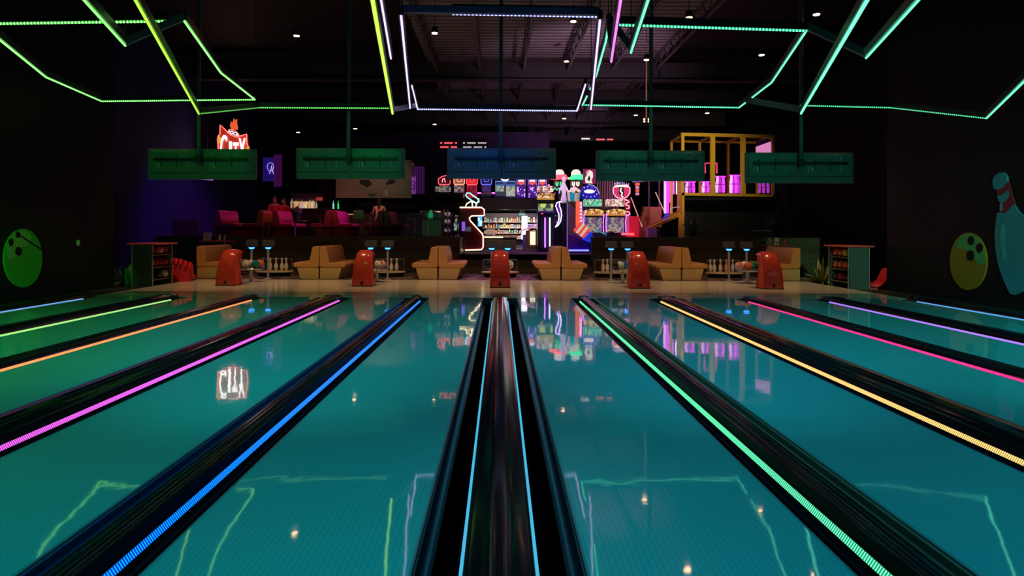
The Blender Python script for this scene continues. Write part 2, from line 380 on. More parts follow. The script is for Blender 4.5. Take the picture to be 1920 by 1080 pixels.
# ------------------------------------------------------------------ lanes
LC = [-7.57, -5.79, -4.23, -2.45, -0.89, 0.89, 2.45, 4.23, 5.79, 7.57]
LN = ['outermost lane on the left', 'second lane from the left wall', 'third lane from the left wall', 'fourth lane from the left wall', 'lane just left of the centre divider',
      'lane just right of the centre divider', 'fourth lane from the right wall', 'third lane from the right wall', 'second lane from the right wall', 'outermost lane on the right']
lane_m = G().box(-0.53, 0.53, Y0, FOUL, -0.10, 0.0)
for i, (x, nm) in enumerate(zip(LC, LN)):
    if i == 0: o = lane_m.obj('bowling_lane', M_LANE, bevel=0.004); o0 = o
    else: o = o0.copy(); COL.objects.link(o)
    o.location.x = x
    tag(o, 'glossy teal-lit bowling lane, ' + nm, 'bowling lane', 'bowling lanes')

def strip_between(g, A, B, y0, y1, n=1):
    (xa, za), (xb, zb) = A, B
    o = g.add([(xa, y0, za), (xb, y0, zb), (xb, y1, zb), (xa, y1, za)], [(0, 1, 2, 3)])
    for j, d in ((0, y0), (1, y0), (2, y1), (3, y1)): g.a[o + j] = d
def divider(x, half, ch, col, label, core):
    """two gutters, a raised cap with an LED strip down each flank, a rounded nose at the foul line"""
    t = thing('lane_divider', (x, 0, 0), label, 'lane divider', 'lane dividers')
    sg_y1 = FOUL; up = 0.014 if abs(x) > 8 else 0.0
    for sx in (-1, 1):
        g = G(); n = 9; pts = []
        e = half - 0.001; i = ch + 0.022
        pts.append((e, 0.0)); pts.append((e - 0.012, -0.004))
        for k in range(n + 1):
            a = PI * k / n
            pts.append(((e - 0.015 + i) / 2 + (e - 0.015 - i) / 2 * math.cos(a), -0.004 - 0.078 * max(0.0, math.sin(a)) ** 0.7 - (0.06 * k / n)))
        pts.append((i + 0.002, -0.075)); pts.append((i + 0.002, -0.1)); pts.append((e, -0.1))
        pts = [(sx * p[0], p[1]) for p in pts]
        g.prism(pts, 'y', Y0, sg_y1)
        g.obj('gutter', M_GUT, t, smooth=40)
        G().prism([(sx * (half + 0.0015), 0.0012), (sx * (half - 0.004), 0.0015), (sx * (half - 0.018), -0.010), (sx * (half - 0.018), -0.02), (sx * (half + 0.0015), -0.02)], 'y', Y0, sg_y1 - 0.25).obj('led_catch_strip', M_EDGE, t)  # added strip along the lane edge to catch the LED glow
        # LED strip on the sloping flank
        s = G(); strip_between(s, (sx * (ch + 0.016 - up * 0.4), -0.046 + up), (sx * (ch - 0.002 - up * 0.4), -0.017 + up), Y0, sg_y1 - 0.35)
        s.obj('led_strip', led_mat('led_' + col, *core), t)
    g = G()
    pr = [(ch + 0.021, -0.1), (ch + 0.021, -0.060), (ch - 0.010, -0.010), (ch - 0.010, 0.03), (ch - 0.012, 0.050), (ch - 0.03, 0.058),
          (ch * 0.45, 0.056), (ch * 0.4, 0.062), (0, 0.066)]
    full = pr + [(-a, b) for a, b in pr[::-1][1:]]
    g.prism(full, 'y', Y0, sg_y1 - 0.12)
    g.obj('cap', M_PLAST, t, smooth=50)
    G().box(-half + 0.002, half - 0.002, sg_y1 - 0.30, sg_y1 - 0.001, -0.1, -0.006).obj('end_plate', mat('matt_black_plate', (0.004, 0.004, 0.005), 0.7, spec=0.2), t)
    g = G()   # nose
    rings = []
    for k in range(7):
        a = k / 6 * PI / 2; yy = sg_y1 - 0.12 + 0.17 * math.sin(a); sc = max(0.12, math.cos(a))
        rings.append(g.add([(px * (0.35 + 0.65 * sc), yy, -0.1 + (pz + 0.1) * (0.6 + 0.4 * sc)) for px, pz in [(ch - 0.002, -0.1), (ch - 0.002, 0.028), (ch - 0.012, 0.05), (ch * 0.5, 0.062), (0, 0.067), (-ch * 0.5, 0.062), (-ch + 0.012, 0.05), (-ch + 0.002, 0.028), (-ch + 0.002, -0.1)]], []))
    for a, b in zip(rings, rings[1:]):
        for j in range(8): g.f.append((a + j, a + j + 1, b + j + 1, b + j))
    g.f.append(tuple(rings[-1] + j for j in range(9)))
    g.obj('nose_cap', M_PLAST, t, smooth=60)
    G().box(-ch - 0.005, ch + 0.005, sg_y1 - 0.30, sg_y1 - 0.27, -0.012, 0.069).obj('joint_band', M_DARKMET, t)
    return t
W_, N_ = (0.36, 0.15), (0.25, 0.085)
B = 2.6
DV = [(-8.35, N_, 'sky_left', ((0.25, 0.6, 1.0), (0.05, 0.28, 0.9), 1.0), 'against the left wall with a pale blue LED line'),
      (-6.68, W_, 'lime', ((0.55, 1.0, 0.35), (0.2, 0.7, 0.1), 1.2), 'with a pale green LED line'),
      (-5.01, N_, 'orange', ((1.0, 0.42, 0.16), (0.85, 0.2, 0.04), 1.35), 'with an orange LED line'),
      (-3.34, W_, 'magenta', ((0.95, 0.20, 1.0), (0.55, 0.01, 0.62), 1.25), 'with a magenta LED line'),
      (-1.67, N_, 'blue', ((0.0, 0.36, 1.0), (0.0, 0.03, 0.9), 1.25), 'with a deep blue LED line'),
      (0.0, W_, 'cyan', ((0.12, 0.70, 0.9), (0.0, 0.25, 0.65), 1.1), 'in the centre with two cyan LED lines'),
      (1.67, N_, 'mint', ((0.20, 1.0, 0.55), (0.0, 0.55, 0.18), 1.25), 'with a mint green LED line'),
      (3.34, W_, 'gold', ((1.0, 0.70, 0.26), (0.75, 0.4, 0.07), 1.35), 'with a warm yellow LED line'),
      (5.01, N_, 'pink', ((1.0, 0.05, 0.32), (0.75, 0.0, 0.15), 1.4), 'with a hot pink LED line'),
      (6.68, W_, 'violet', ((0.55, 0.3, 1.0), (0.2, 0.05, 0.85), 1.35), 'with a violet LED line'),
      (8.35, N_, 'sky_right', ((0.2, 0.55, 1.0), (0.03, 0.22, 0.8), 1.0), 'against the right wall with a pale blue LED line')]
for x, (hf, ch), col, core, lab in DV:
    divider(x, hf, ch, col, 'glossy black lane divider ' + lab, core)

# ------------------------------------------------------------------ ball return hoods
hood_prof = [(0.0, 0.0), (-0.005, 0.12), (-0.005, 0.22), (0.0, 0.32), (0.012, 0.42), (0.035, 0.53), (0.065, 0.61), (0.105, 0.69), (0.16, 0.765), (0.22, 0.82), (0.29, 0.857), (0.37, 0.875), (0.46, 0.878), (0.55, 0.868), (0.64, 0.848), (0.70, 0.82),
             (0.715, 0.785), (0.68, 0.74), (0.61, 0.70), (0.53, 0.64), (0.465, 0.56), (0.43, 0.46), (0.425, 0.34), (0.445, 0.18), (0.485, 0.0)]
def make_hood(x, y, label, first=[None]):
    if first[0] is None:
        t = thing('ball_return_hood', (x, y, 0), label, 'ball return', 'ball return hoods'); first[0] = t
        G().pillow(hood_prof, 0.24, 0.11, arch=0.87).obj('shell', M_HOOD, t, smooth=50, bevel=0.0)
        G().pillow([(0.47, 0.56), (0.455, 0.30), (0.40, 0.30), (0.41, 0.56)], 0.17, 0.01).obj('ball_door', mat('dark_rubber', (0.01, 0.01, 0.01), 0.6), t)
        g = G(); g.prism([(-0.035, 0.05), (0.035, 0.05), (0.035, 0.10), (0.0, 0.135), (-0.035, 0.10)], 'y', -0.012, 0.02)
        g.obj('cable_opening', mat('dark_rubber', (0.01, 0.01, 0.01), 0.6), t)
        G().box(-0.245, 0.245, -0.01, 0.50, 0.0, 0.02).obj('skirting', mat('dark_rubber', (0.01, 0.01, 0.01), 0.6), t)
    else:
        t = copy_tree(first[0]); t.location = (x, y, 0); t['label'] = label
    return t
HOODS = [(-6.68, 15.55, 'leftmost'), (-3.34, 15.45, 'second from the left'), (0.0, 15.2, 'middle'), (3.32, 15.15, 'second from the right'), (6.46, 15.1, 'rightmost')]
for x, y, nm in HOODS: make_hood(x, y, 'glossy red ball return hood on the approach, %s of the five' % nm)

# consoles: two posts behind every hood, with a blue lit cup and a touchscreen seen from behind
def make_console(x, y, label, first=[None]):
    if first[0] is None:
        t = thing('scoring_console', (x, y, 0), label, 'scoring console', 'scoring consoles'); first[0] = t
        G().bar((0, 0, 0), (0, 0, 0.82), 0.032, k=12).obj('post', M_STEEL, t, smooth=True)
        G().lathe([(0.09, 0), (0.09, 0.012), (0.04, 0.03)], k=16).obj('foot', M_STEEL, t, smooth=True)
        G().lathe([(0.03, 0.80), (0.045, 0.83), (0.072, 0.865), (0.078, 0.89), (0.06, 0.895)], k=16).obj('cup', mat('blue_cup_plastic', (0.02, 0.08, 0.5), 0.2), t, smooth=True)
        G().lathe([(0.052, 0.835), (0.0765, 0.862), (0.080, 0.878), (0.055, 0.884)], k=16).obj('light_ring', M_BLUEL, t, smooth=True)
        M = Matrix.Translation((0, 0.02, 0.985)) @ Matrix.Rotation(math.radians(-18), 4, 'X')
        G().box(-0.17, 0.17, -0.02, 0.02, -0.095, 0.10, M).obj('touchscreen', mat('screen_back', (0.01, 0.01, 0.012), 0.5), t, bevel=0.008)
    else:
        t = copy_tree(first[0]); t.location = (x, y, 0); t['label'] = label
    return t
for (x, y, nm), (a, b) in zip(HOODS, ((472, 503), (695, 727), (922, 952), (1146, 1177), (1367, 1400))):
    for px, sd in ((a, 'left'), (b, 'right')):
        make_console(XX(px, 17.7), 17.7, 'blue-lit touchscreen post, %s one behind the %s hood' % (sd, nm))

# ball racks
def make_rack(x, y, label, first=[None]):
    if first[0] is None:
        t = thing('ball_rack', (x, y, 0), label, 'ball rack', 'round ball racks'); first[0] = t
        g = G(); g.tube([(0.27 * math.cos(a), 0.30 * math.sin(a), 0.345) for a in [2 * PI * k / 24 for k in range(24)]], 0.022, closed=True, k=8); g.obj('rim', M_CHROME, t, smooth=True)
        g = G(); g.lathe([(0.25, 0.325), (0.25, 0.35), (0.16, 0.362), (0.04, 0.362)], k=24); g.obj('tray', mat('rack_tray', (0.35, 0.33, 0.33), 0.35), t, smooth=True)
        G().bar((0, 0, 0.01), (0, 0, 0.33), 0.035, 0.045, k=12).obj('post', M_STEEL, t, smooth=True)
        G().lathe([(0.2, 0.0), (0.2, 0.015), (0.05, 0.04)], k=24).obj('foot', M_STEEL, t, smooth=True)
    else:
        t = copy_tree(first[0]); t.location = (x, y, 0); t['label'] = label
    return t
def ball_material(name, c1, c2, sc=6):
    if name in MATS: return MATS[name]
    m, n, l, b = nt(name); tc = n.new('ShaderNodeTexCoord'); no = n.new('ShaderNodeTexNoise'); no.inputs['Scale'].default_value = sc; no.inputs['Distortion'].default_value = 1.5
    l.new(tc.outputs['Object'], no.inputs['Vector'])
    r = n.new('ShaderNodeValToRGB'); r.color_ramp.elements[0].position = 0.42; r.color_ramp.elements[1].position = 0.56
    r.color_ramp.elements[0].color = (*c1, 1); r.color_ramp.elements[1].color = (*c2, 1); l.new(no.outputs['Fac'], r.inputs[0]); l.new(r.outputs[0], b.inputs['Base Color'])
    b.inputs['Roughness'].default_value = 0.12; MATS[name] = m; return m
BALLM = {'white': ball_material('ball_white', (0.85, 0.82, 0.7), (0.55, 0.62, 0.5)), 'pink': ball_material('ball_pink', (0.8, 0.12, 0.2), (0.85, 0.6, 0.6)),
         'teal': ball_material('ball_teal', (0.0, 0.3, 0.26), (0.0, 0.16, 0.16)), 'orange': ball_material('ball_orange', (0.85, 0.2, 0.08), (0.7, 0.1, 0.05)),
         'black': ball_material('ball_black', (0.01, 0.01, 0.015), (0.03, 0.03, 0.05)), 'blue': ball_material('ball_blue', (0.03, 0.08, 0.5), (0.1, 0.3, 0.8)),
         'red': ball_material('ball_red', (0.6, 0.02, 0.03), (0.35, 0.0, 0.02)), 'yellow': ball_material('ball_yellow', (0.8, 0.6, 0.1), (0.6, 0.7, 0.1)),
         'green': ball_material('ball_green', (0.3, 0.6, 0.1), (0.15, 0.4, 0.05))}
BM = {}
def make_ball(p, r, colr, label, group):
    key = (colr, round(r, 3))
    if key not in BM:
        o = G().ball((0, 0, 0), r, 20).obj('bowling_ball', BALLM[colr], smooth=180); BM[key] = o
        h = G()
        for dx, dz in ((-0.16, 0.62), (0.16, 0.62), (0.0, 0.32)):
            v = Vector((dx, -math.sqrt(max(0, 1 - dx * dx - dz * dz)), dz)) * r
            h.bar(v * 0.97, v * 1.004, r * 0.11, k=10)
        h.obj('finger_holes', mat('dark_rubber', (0.01, 0.01, 0.01), 0.6), o)
    else:
        o = copy_tree(BM[key])
    o.location = p; tag(o, label, 'bowling ball', group); return o
RK = {0: [(462, 'white'), (470, 'pink'), (479, 'teal'), (488, 'orange')], 1: [(708, 'white'), (717, 'pink'), (700, 'black')], 2: [(915, 'black'), (956, 'white'), (938, 'red')],
      3: [(1163, 'white'), (1171, 'blue'), (1155, 'black')], 4: [(1386, 'pink'), (1396, 'white'), (1403, 'orange'), (1410, 'teal')]}
for i, (x, y, nm) in enumerate(HOODS):
    cx = {0: -6.52, 1: -3.22, 2: 0.0, 3: 3.2, 4: 6.48}[i]; cyy = 16.75
    make_rack(cx, cyy, 'round chrome ball rack behind the %s red hood' % nm)
    for k, (px, cc) in enumerate(RK[i]):
        yy = cyy + (-0.12 if k % 2 == 0 else 0.13)
        p = Vector((XX(px, yy), yy, 0.362 + 0.108))
        make_ball(p, 0.108, cc, '%s ball on the rack behind the %s hood' % ({'white': 'cream white', 'pink': 'pink and white', 'black': 'black'}.get(cc, cc), nm), 'bowling balls on the round racks')

# pin displays
pin_prof = [(0.026, 0.0), (0.03, 0.01), (0.045, 0.05), (0.058, 0.09), (0.061, 0.12), (0.055, 0.16), (0.040, 0.205), (0.028, 0.24), (0.0245, 0.265), (0.026, 0.29), (0.031, 0.32), (0.0325, 0.345), (0.027, 0.37), (0.014, 0.382), (0.003, 0.385)]
PM = {}
def make_pin(p, kind, label, sc=1.0):
    if kind not in PM:
        m = {'white': mat('pin_white', (0.8, 0.72, 0.58), 0.25), 'blue': mat('pin_blue', (0.05, 0.25, 0.95), 0.25, emit=(0.02, 0.15, 0.9), strength=0.0), 'orange': mat('pin_orange', (0.85, 0.35, 0.15), 0.3)}[kind]
        o = G().lathe(pin_prof, k=18).obj('bowling_pin', m, smooth=180); PM[kind] = o
        if kind != 'blue':
            g = G(); g.lathe([(0.0285, 0.235), (0.0285, 0.245)], k=18); g.lathe([(0.0268, 0.256), (0.0268, 0.266)], k=18); g.obj('neck_band', mat('pin_band_red', (0.5, 0.02, 0.02), 0.4), o, smooth=True)
    else: o = copy_tree(PM[kind])
    o.location = p; o.scale = (sc, sc, sc); tag(o, label, 'bowling pin', 'bowling pins on the low shelves'); return o
PINS = {0: [(493.7, 'blue'), (507, 'white'), (518, 'white'), (529, 'white'), (537, 'white')], 1: [(715, 'blue'), (734, 'white'), (744, 'white')],
        2: [(924, 'white'), (938, 'white'), (951, 'white')],
        3: [(1131, 'white'), (1139, 'white'), (1158, 'blue')], 4: [(1332, 'white'), (1339.5, 'white'), (1351, 'white'), (1362, 'orange'), (1374, 'white'), (1381, 'blue')]}
for i, (x, y, nm) in enumerate(HOODS):
    cx = {0: -6.66, 1: -3.34, 2: 0.0, 3: 3.3, 4: 6.62}[i]; yy = 18.9
    t = thing('pin_shelf', (cx, yy, 0), 'low rounded tan shelf holding bowling pins behind the %s red hood' % nm, 'shelf', 'low pin shelves')
    k = 20; pts = [(0.56 * math.cos(2 * PI * j / k), 0.34 * math.sin(2 * PI * j / k)) for j in range(k)]
    g = G(); g.prism(pts, 'z', 0.115, 0.155); g.obj('shelf_top', mat('tan_laminate', (0.72, 0.5, 0.32), 0.4), t, bevel=0.01)
    g = G(); g.prism([(a * 0.86, b * 0.86) for a, b in pts], 'z', 0.0, 0.116); g.obj('base', M_BLACK, t)
    g = G(); g.tube([(0.5 * math.cos(PI * j / 12), 0.30 * math.sin(PI * j / 12) + 0.02, 0.50) for j in range(13)], 0.008, k=6)
    for j in (0, 4, 8, 12): g.bar((0.5 * math.cos(PI * j / 12), 0.30 * math.sin(PI * j / 12) + 0.02, 0.15), (0.5 * math.cos(PI * j / 12), 0.30 * math.sin(PI * j / 12) + 0.02, 0.50), 0.006, k=6)
    g.obj('guard_rail', M_STEEL, t, smooth=True)
    pp = PINS[i]
    for k, (px, kd) in enumerate(pp):
        nmk = {'white': 'white', 'blue': 'small blue', 'orange': 'orange tinted'}[kd]
        d = -0.10 if kd == 'blue' else (0.0 if k % 2 else 0.06)
        make_pin((XX(px, yy + d), yy + d, 0.155), kd, '%s pin %sbehind the %s hood' % (nmk, '' if kd != 'white' else from_left(k) + ' ', nm), 0.8 if (kd == 'blue' and i in (1, 3, 4)) else 1.0)

# ------------------------------------------------------------------ booths
L_B = 1.85
def booth_side(t, sx, mt, mb, L=L_B):
    def q(pts): return [(sx * a, b) for a, b in pts]
    G().prism(q([(0.02, 0.0), (0.52, 0.0), (0.62, 0.32), (0.02, 0.32)]), 'y', 0.01, L - 0.01).obj('base', mb, t, bevel=0.01)
    G().prism(q([(0.04, 0.315), (0.70, 0.325), (0.735, 0.38), (0.73, 0.43), (0.68, 0.47), (0.10, 0.45), (0.04, 0.44)]), 'y', 0.0, L).obj('seat', mt, t, bevel=0.03, seg=3, smooth=40)
    G().prism(q([(0.008, 0.35), (0.25, 0.35), (0.285, 0.46), (0.20, 0.86), (0.17, 0.905), (0.03, 0.91), (0.008, 0.88)]), 'y', -0.004, L + 0.004).obj('backrest', mt, t, bevel=0.022, seg=3, smooth=40)
def make_booth(x, y, z, sides, label, group, mt=None, mb=None, L=L_B, cat='booth seat'):
    t = thing('booth_seat', (x, y, z), label, cat, group)
    for sx in sides: booth_side(t, sx, mt or M_TAN, mb or M_TANB, L)
    return t
for x, sd, lab in ((-5.01, (-1, 1), 'back-to-back tan booth seat between the leftmost and second red hoods'), (-1.72, (-1, 1), 'back-to-back tan booth seat just left of the middle red hood'),
                   (1.69, (-1, 1), 'back-to-back tan booth seat just right of the middle red hood'), (5.03, (-1, 1), 'back-to-back tan booth seat between the two right-hand red hoods'),
                   (-8.42, (1,), 'single tan booth seat behind the leftmost red hood'), (8.33, (-1,), 'single tan booth seat behind the rightmost red hood')):
    make_booth(x, 17.72, 0, sd, lab, 'tan booth seats behind the approach')

# ------------------------------------------------------------------ ball storage cabinets
def make_cabinet(x0, sx, y0, label, rows, where):
    t = thing('ball_cabinet', (x0, y0, 0), label, 'cabinet', 'ball storage cabinets')
    Wd, D, Hh = 0.50, 0.92, 0.99
    def bx(nm, a0, a1, b0, b1, z0, z1, m, bev=0.0):
        a0, a1 = sorted((sx * a0, sx * a1)); return G().box(a0, a1, b0, b1, z0, z1).obj(nm, m, t, bevel=bev)
    M_side = mat('grey_cabinet_side', (0.09, 0.12, 0.12), 0.3); M_in = mat('cabinet_inside', (0.03, 0.03, 0.035), 0.5)
    bx('top', -0.10, Wd + 0.12, -0.06, D + 0.06, Hh, Hh + 0.04, mat('red_laminate', (0.65, 0.10, 0.07), 0.35), 0.01)
    bx('side_panel', 0.02, Wd - 0.03, 0.0, 0.02, -0.2, Hh, M_side); bx('side_panel', 0.02, Wd - 0.03, D - 0.02, D, -0.2, Hh, M_side)
    bx('back_panel', 0.02, 0.04, 0.02, D - 0.02, 0.05, Hh, M_in)
    for k in range(3): bx('shelf', 0.04, Wd - 0.02, 0.02, D - 0.02, 0.12 + 0.30 * k, 0.14 + 0.30 * k, mat('cabinet_shelf', (0.3, 0.2, 0.16), 0.4))
    for a in (0.0, Wd):
        for b in (0.0, D): G().bar((sx * a, b, -0.30), (sx * a, b, Hh), 0.018, k=10).obj('post', M_CHROME, t, smooth=True)
    for k, row in enumerate(rows):
        n = len(row)
        for j, cc in enumerate(row):
            make_ball(Vector((x0 + sx * (Wd - 0.14), y0 + 0.13 + j * (D - 0.26) / max(1, n - 1), 0.14 + 0.30 * k + 0.10)), 0.10, cc,
                      '%s ball, %s from near end, %s shelf of the %s cabinet' % (cc, ORD[j], ('bottom', 'middle', 'top')[k], where), 'bowling balls in the %s cabinet' % where)
make_cabinet(-8.92, 1, 15.5, 'ball cabinet with red top and chrome posts near the left wall', (['blue', 'black', 'white'], ['yellow', 'red', 'red', 'red'], ['red', 'red', 'pink', 'red']), 'left')
make_cabinet(8.94, -1, 15.5, 'ball cabinet with red top and chrome posts near the right wall', (['red', 'black', 'red', 'black'], ['orange', 'orange', 'orange', 'orange'], ['green', 'yellow', 'orange', 'orange']), 'right')

# ------------------------------------------------------------------ ridged red chairs
def make_ridged_chair(x, y, sx, rz, label, sc=1.0):
    t = thing('ridged_chair', (x, y, -0.30), label, 'chair', 'ridged red chairs', rz); t.scale = (sc, sc, sc)
    m = mat('red_rotomoulded_plastic', (0.85, 0.02, 0.04), 0.45)
    g = G(); n = 9
    # seat of parallel rounded ribs, back rising in a scalloped crest
    for k in range(n):
        v = -0.36 + 0.72 * k / (n - 1); hgt = 0.62 + 0.10 * math.sin(PI * k / (n - 1))
        pts = [(-0.42, 0.06), (-0.40, 0.30), (-0.15, 0.33), (0.08, 0.30), (0.20, 0.42), (0.28, hgt), (0.38, hgt + 0.02), (0.42, hgt - 0.08), (0.40, 0.06)]
        g.tube([(sx * a, v, b) for a, b in pts[1:8]], [0.05, 0.055, 0.055, 0.055, 0.052, 0.045, 0.03], k=8)
    g.obj('ribbed_seat', m, t, smooth=60)
    G().prism([(sx * a, b) for a, b in [(-0.40, 0.0), (-0.40, 0.28), (0.08, 0.27), (0.22, 0.42), (0.30, 0.62), (0.40, 0.62), (0.42, 0.0)]], 'y', -0.37, 0.37).obj('shell', m, t, bevel=0.03, seg=3)
    return t
make_ridged_chair(XX(336, 17.4), 17.15, -1, 1.9, 'red ribbed plastic lounge chair beside the left ball cabinet', 1.2)
make_ridged_chair(XX(1637, 16.3), 16.3, 1, -0.35, 'red ribbed plastic lounge chair beside the right ball cabinet')

# ------------------------------------------------------------------ potted plants
def make_plant(x, y, z, n, ln, label, m, seed, pot=True, wd=0.035, name='potted_plant'):
    rnd = random.Random(seed); t = thing(name, (x, y, z), label, 'plant')
    zt = 0.0
    if pot:
        G().lathe([(0.11, 0.0), (0.15, 0.22), (0.155, 0.24), (0.13, 0.24), (0.12, 0.20)], k=16).obj('pot', mat('black_pot', (0.02, 0.02, 0.02), 0.5), t, smooth=40); zt = 0.2
    g = G()
    for i in range(n):
        a = rnd.uniform(0, 2 * PI); tilt = rnd.uniform(0.25, 1.15); L = ln * rnd.uniform(0.7, 1.1); w = wd * rnd.uniform(0.8, 1.3)
        d = Vector((math.cos(a), math.sin(a), 0)); sd = Vector((-math.sin(a), math.cos(a), 0)); pts = []
        for k in range(6):
            u = k / 5; p = Vector((0, 0, zt)) + d * (L * math.sin(tilt) * u) + Vector((0, 0, L * (math.cos(tilt) * u - 0.35 * tilt * u * u * 0.8)))
            pts.append((p, w * math.sin(PI * (0.12 + 0.86 * u))))
        o = g.add([p + sd * ww for p, ww in pts] + [p + Vector((0, 0, 0.012)) for p, ww in pts] + [p - sd * ww for p, ww in pts], [])
        for k in range(5):
            g.f.append((o + k, o + k + 1, o + 6 + k + 1, o + 6 + k)); g.f.append((o + 6 + k, o + 7 + k, o + 13 + k, o + 12 + k))
    g.obj('leaves', m, t)
    return t
M_LEAF = mat('fern_leaf', (0.06, 0.22, 0.06), 0.5); M_LEAF2 = mat('pale_leaf', (0.28, 0.36, 0.12), 0.5)
make_plant(XX(232, 16.0), 16.2, -0.30, 60, 0.62, 'dark green fern in a pot beside the left ball cabinet', M_LEAF, 3)
make_plant(XX(1540, 17.6), 17.6, -0.30, 26, 0.85, 'pale green spiky plant in a pot beside the right ball cabinet', M_LEAF2, 5, wd=0.05)

# ------------------------------------------------------------------ high tables with things on them
def make_table(x, y, zt, w, d, label, z0=0.0):
    t = thing('high_table', (x, y, z0), label, 'table', 'high tables behind the booths')
    G().box(-w / 2, w / 2, -d / 2, d / 2, zt - z0 - 0.035, zt - z0).obj('tabletop', mat('red_edge_laminate', (0.5, 0.08, 0.08), 0.3), t, bevel=0.008)
    for a in (-1, 1):
        for b in (-1, 1): G().bar((a * (w / 2 - 0.08), b * (d / 2 - 0.06), 0), (a * (w / 2 - 0.08), b * (d / 2 - 0.06), zt - z0 - 0.03), 0.014, k=8).obj('leg', M_CHROME, t, smooth=True)
    return t
make_table(XX(407, 20.1), 20.1, 1.02, 0.86, 0.6, 'high table with red edge behind the single booth on the left')
make_table(XX(1457, 20.1), 20.1, 0.94, 0.86, 0.6, 'high table with red edge behind the single booth on the right')
def napkin(x, y, z, label, w=0.16, h=0.2, m=None, name='napkin_holder', cat='napkin holder', rz=0.0, tilt=0.0, d=0.10):
    t = thing(name, (x, y, z), label, cat, None, rz); t.rotation_euler.x = tilt
    G().box(-w / 2, w / 2, -d / 2, d / 2, 0, h).obj('holder', m or mat('pale_grey_plastic', (0.6, 0.62, 0.58), 0.4), t, bevel=0.01)
    G().box(-w / 2 + 0.02, w / 2 - 0.02, -d / 2 + 0.02, d / 2 - 0.02, h, h + 0.03).obj('paper', mat('paper', (0.8, 0.78, 0.7), 0.7), t)
    return t
napkin(XX(389, 20.0), 20.0, 1.02, 'pale grey napkin holder on the high table at left', 0.24, 0.22)
def bottle(x, y, z, m, h, r, label, group=None, capm=None, name='bottle'):
    o = G().lathe([(r * 0.9, 0), (r, 0.01), (r, h * 0.55), (r * 0.85, h * 0.65), (r * 0.35, h * 0.78), (r * 0.32, h * 0.92)], k=12).obj(name, m, smooth=40)
    G().lathe([(r * 0.4, h * 0.9), (r * 0.4, h), (r * 0.3, h * 1.005)], k=12).obj('cap', capm or m, o, smooth=40)
    o.location = (x, y, z); tag(o, label, 'bottle', group); return o
bottle(XX(404, 20.05), 20.05, 1.02, mat('dark_sauce', (0.05, 0.015, 0.02), 0.3), 0.24, 0.045, 'dark sauce bottle beside the napkin holder on the left high table')
bottle(XX(412, 20.0), 20.0, 1.02, mat('cream_sauce', (0.75, 0.65, 0.45), 0.3), 0.22, 0.04, 'cream coloured squeeze bottle on the left high table')
bottle(XX(421, 20.0), 20.0, 1.02, mat('clear_shaker', (0.4, 0.42, 0.42), 0.3), 0.2, 0.035, 'grey condiment shaker at the right end of the left high table')
for px, m, nm in ((1442, mat('green_menu', (0.22, 0.3, 0.18), 0.5), 'dark green menu card leaning on the right high table'), (1455, mat('cream_menu', (0.72, 0.62, 0.42), 0.5), 'cream menu card leaning on the right high table')):
    t = thing('menu_card', (XX(px, 20.05), 20.05, 0.94), nm, 'menu'); t.rotation_euler = (math.radians(-14), math.radians(16), 0)
    G().box(-0.07, 0.07, -0.006, 0.006, 0.0, 0.24).obj('card', m, t); G().box(-0.05, 0.05, -0.008, -0.006, 0.04, 0.10).obj('printed_picture', mat('menu_print', (0.35, 0.12, 0.06), 0.5), t)
bottle(XX(1471, 20.05), 20.05, 0.94, M_RED, 0.24, 0.045, 'red sauce bottle on the right high table')

# ------------------------------------------------------------------ overhead monitors
def make_display(cx, y, zt, label, first=[None]):
    """two monitors side by side on a bar, seen from behind, hung on a pole"""
    if first[0] is None:
        t = thing('overhead_monitors', (cx, y, zt), label, 'monitors', 'overhead monitor pairs'); first[0] = t
        for a, b in ((-1.225, -0.005), (0.005, 1.225)):
            m = G(); m.box(a, b, 0.0, 0.05, -0.69, 0.0); p = m.obj('monitor', M_TV, t, bevel=0.012)
            G().box(a + 0.06, b - 0.06, -0.028, 0.0, -0.56, -0.05).obj('rear_bulge', M_TV, p, bevel=0.012)
            G().box(a + 0.06, b - 0.06, -0.034, -0.0, -0.545, -0.525).obj('groove', M_TVD, p)
            c = (a + b) / 2
            g = G(); g.tube([(c + 0.23 + 0.075 * math.cos(q), -0.045, -0.12 + 0.075 * math.sin(q)) for q in [2 * PI * k / 18 for k in range(18)]], 0.009, closed=True, k=6)
            g.tube([(c + 0.28, -0.04, -0.18), (c + 0.33, -0.05, -0.26), (c + 0.27, -0.04, -0.32)], 0.008, k=6); g.obj('cable_coil', M_CABLE, p, smooth=True)
            for dx in (-0.30, 0.06): G().box(c + dx - 0.014, c + dx + 0.014, -0.05, -0.03, -0.40, -0.16).obj('bracket', M_TVD, p)
            g = G()
            for dx in (-0.42, 0.30): g.box(c + dx - 0.006, c + dx + 0.006, -0.034, -0.028, -0.46, -0.30)
            g.box(c - 0.36, c - 0.31, -0.034, -0.028, -0.42, -0.33)
            g.obj('port_label', mat('silver_label', (0.6, 0.62, 0.62), 0.4), p)
            g = G()
            for dx in (-0.16, -0.06, 0.14): g.ball((c + dx, -0.034, -0.34), 0.010, 8)
            g.obj('screws', M_CHROME, p, smooth=True)
        G().box(-1.05, 1.05, -0.10, -0.05, -0.27, -0.22).obj('mount_bar', M_DARKMET, t)
        G().bar((-0.02, -0.12, -0.26), (-0.02, -0.12, 7.4 - 3.22), 0.045, k=10).obj('pole', mat('teal_grey_pole', (0.10, 0.12, 0.13), 0.4), t, smooth=True)
        g = G(); g.box(-0.08, 0.04, -0.17, -0.07, -0.33, -0.17); g.obj('clamp', M_DARKMET, t, bevel=0.01)
    else:
        t = copy_tree(first[0]); t.location = (cx, y, zt); t['label'] = label
    return t
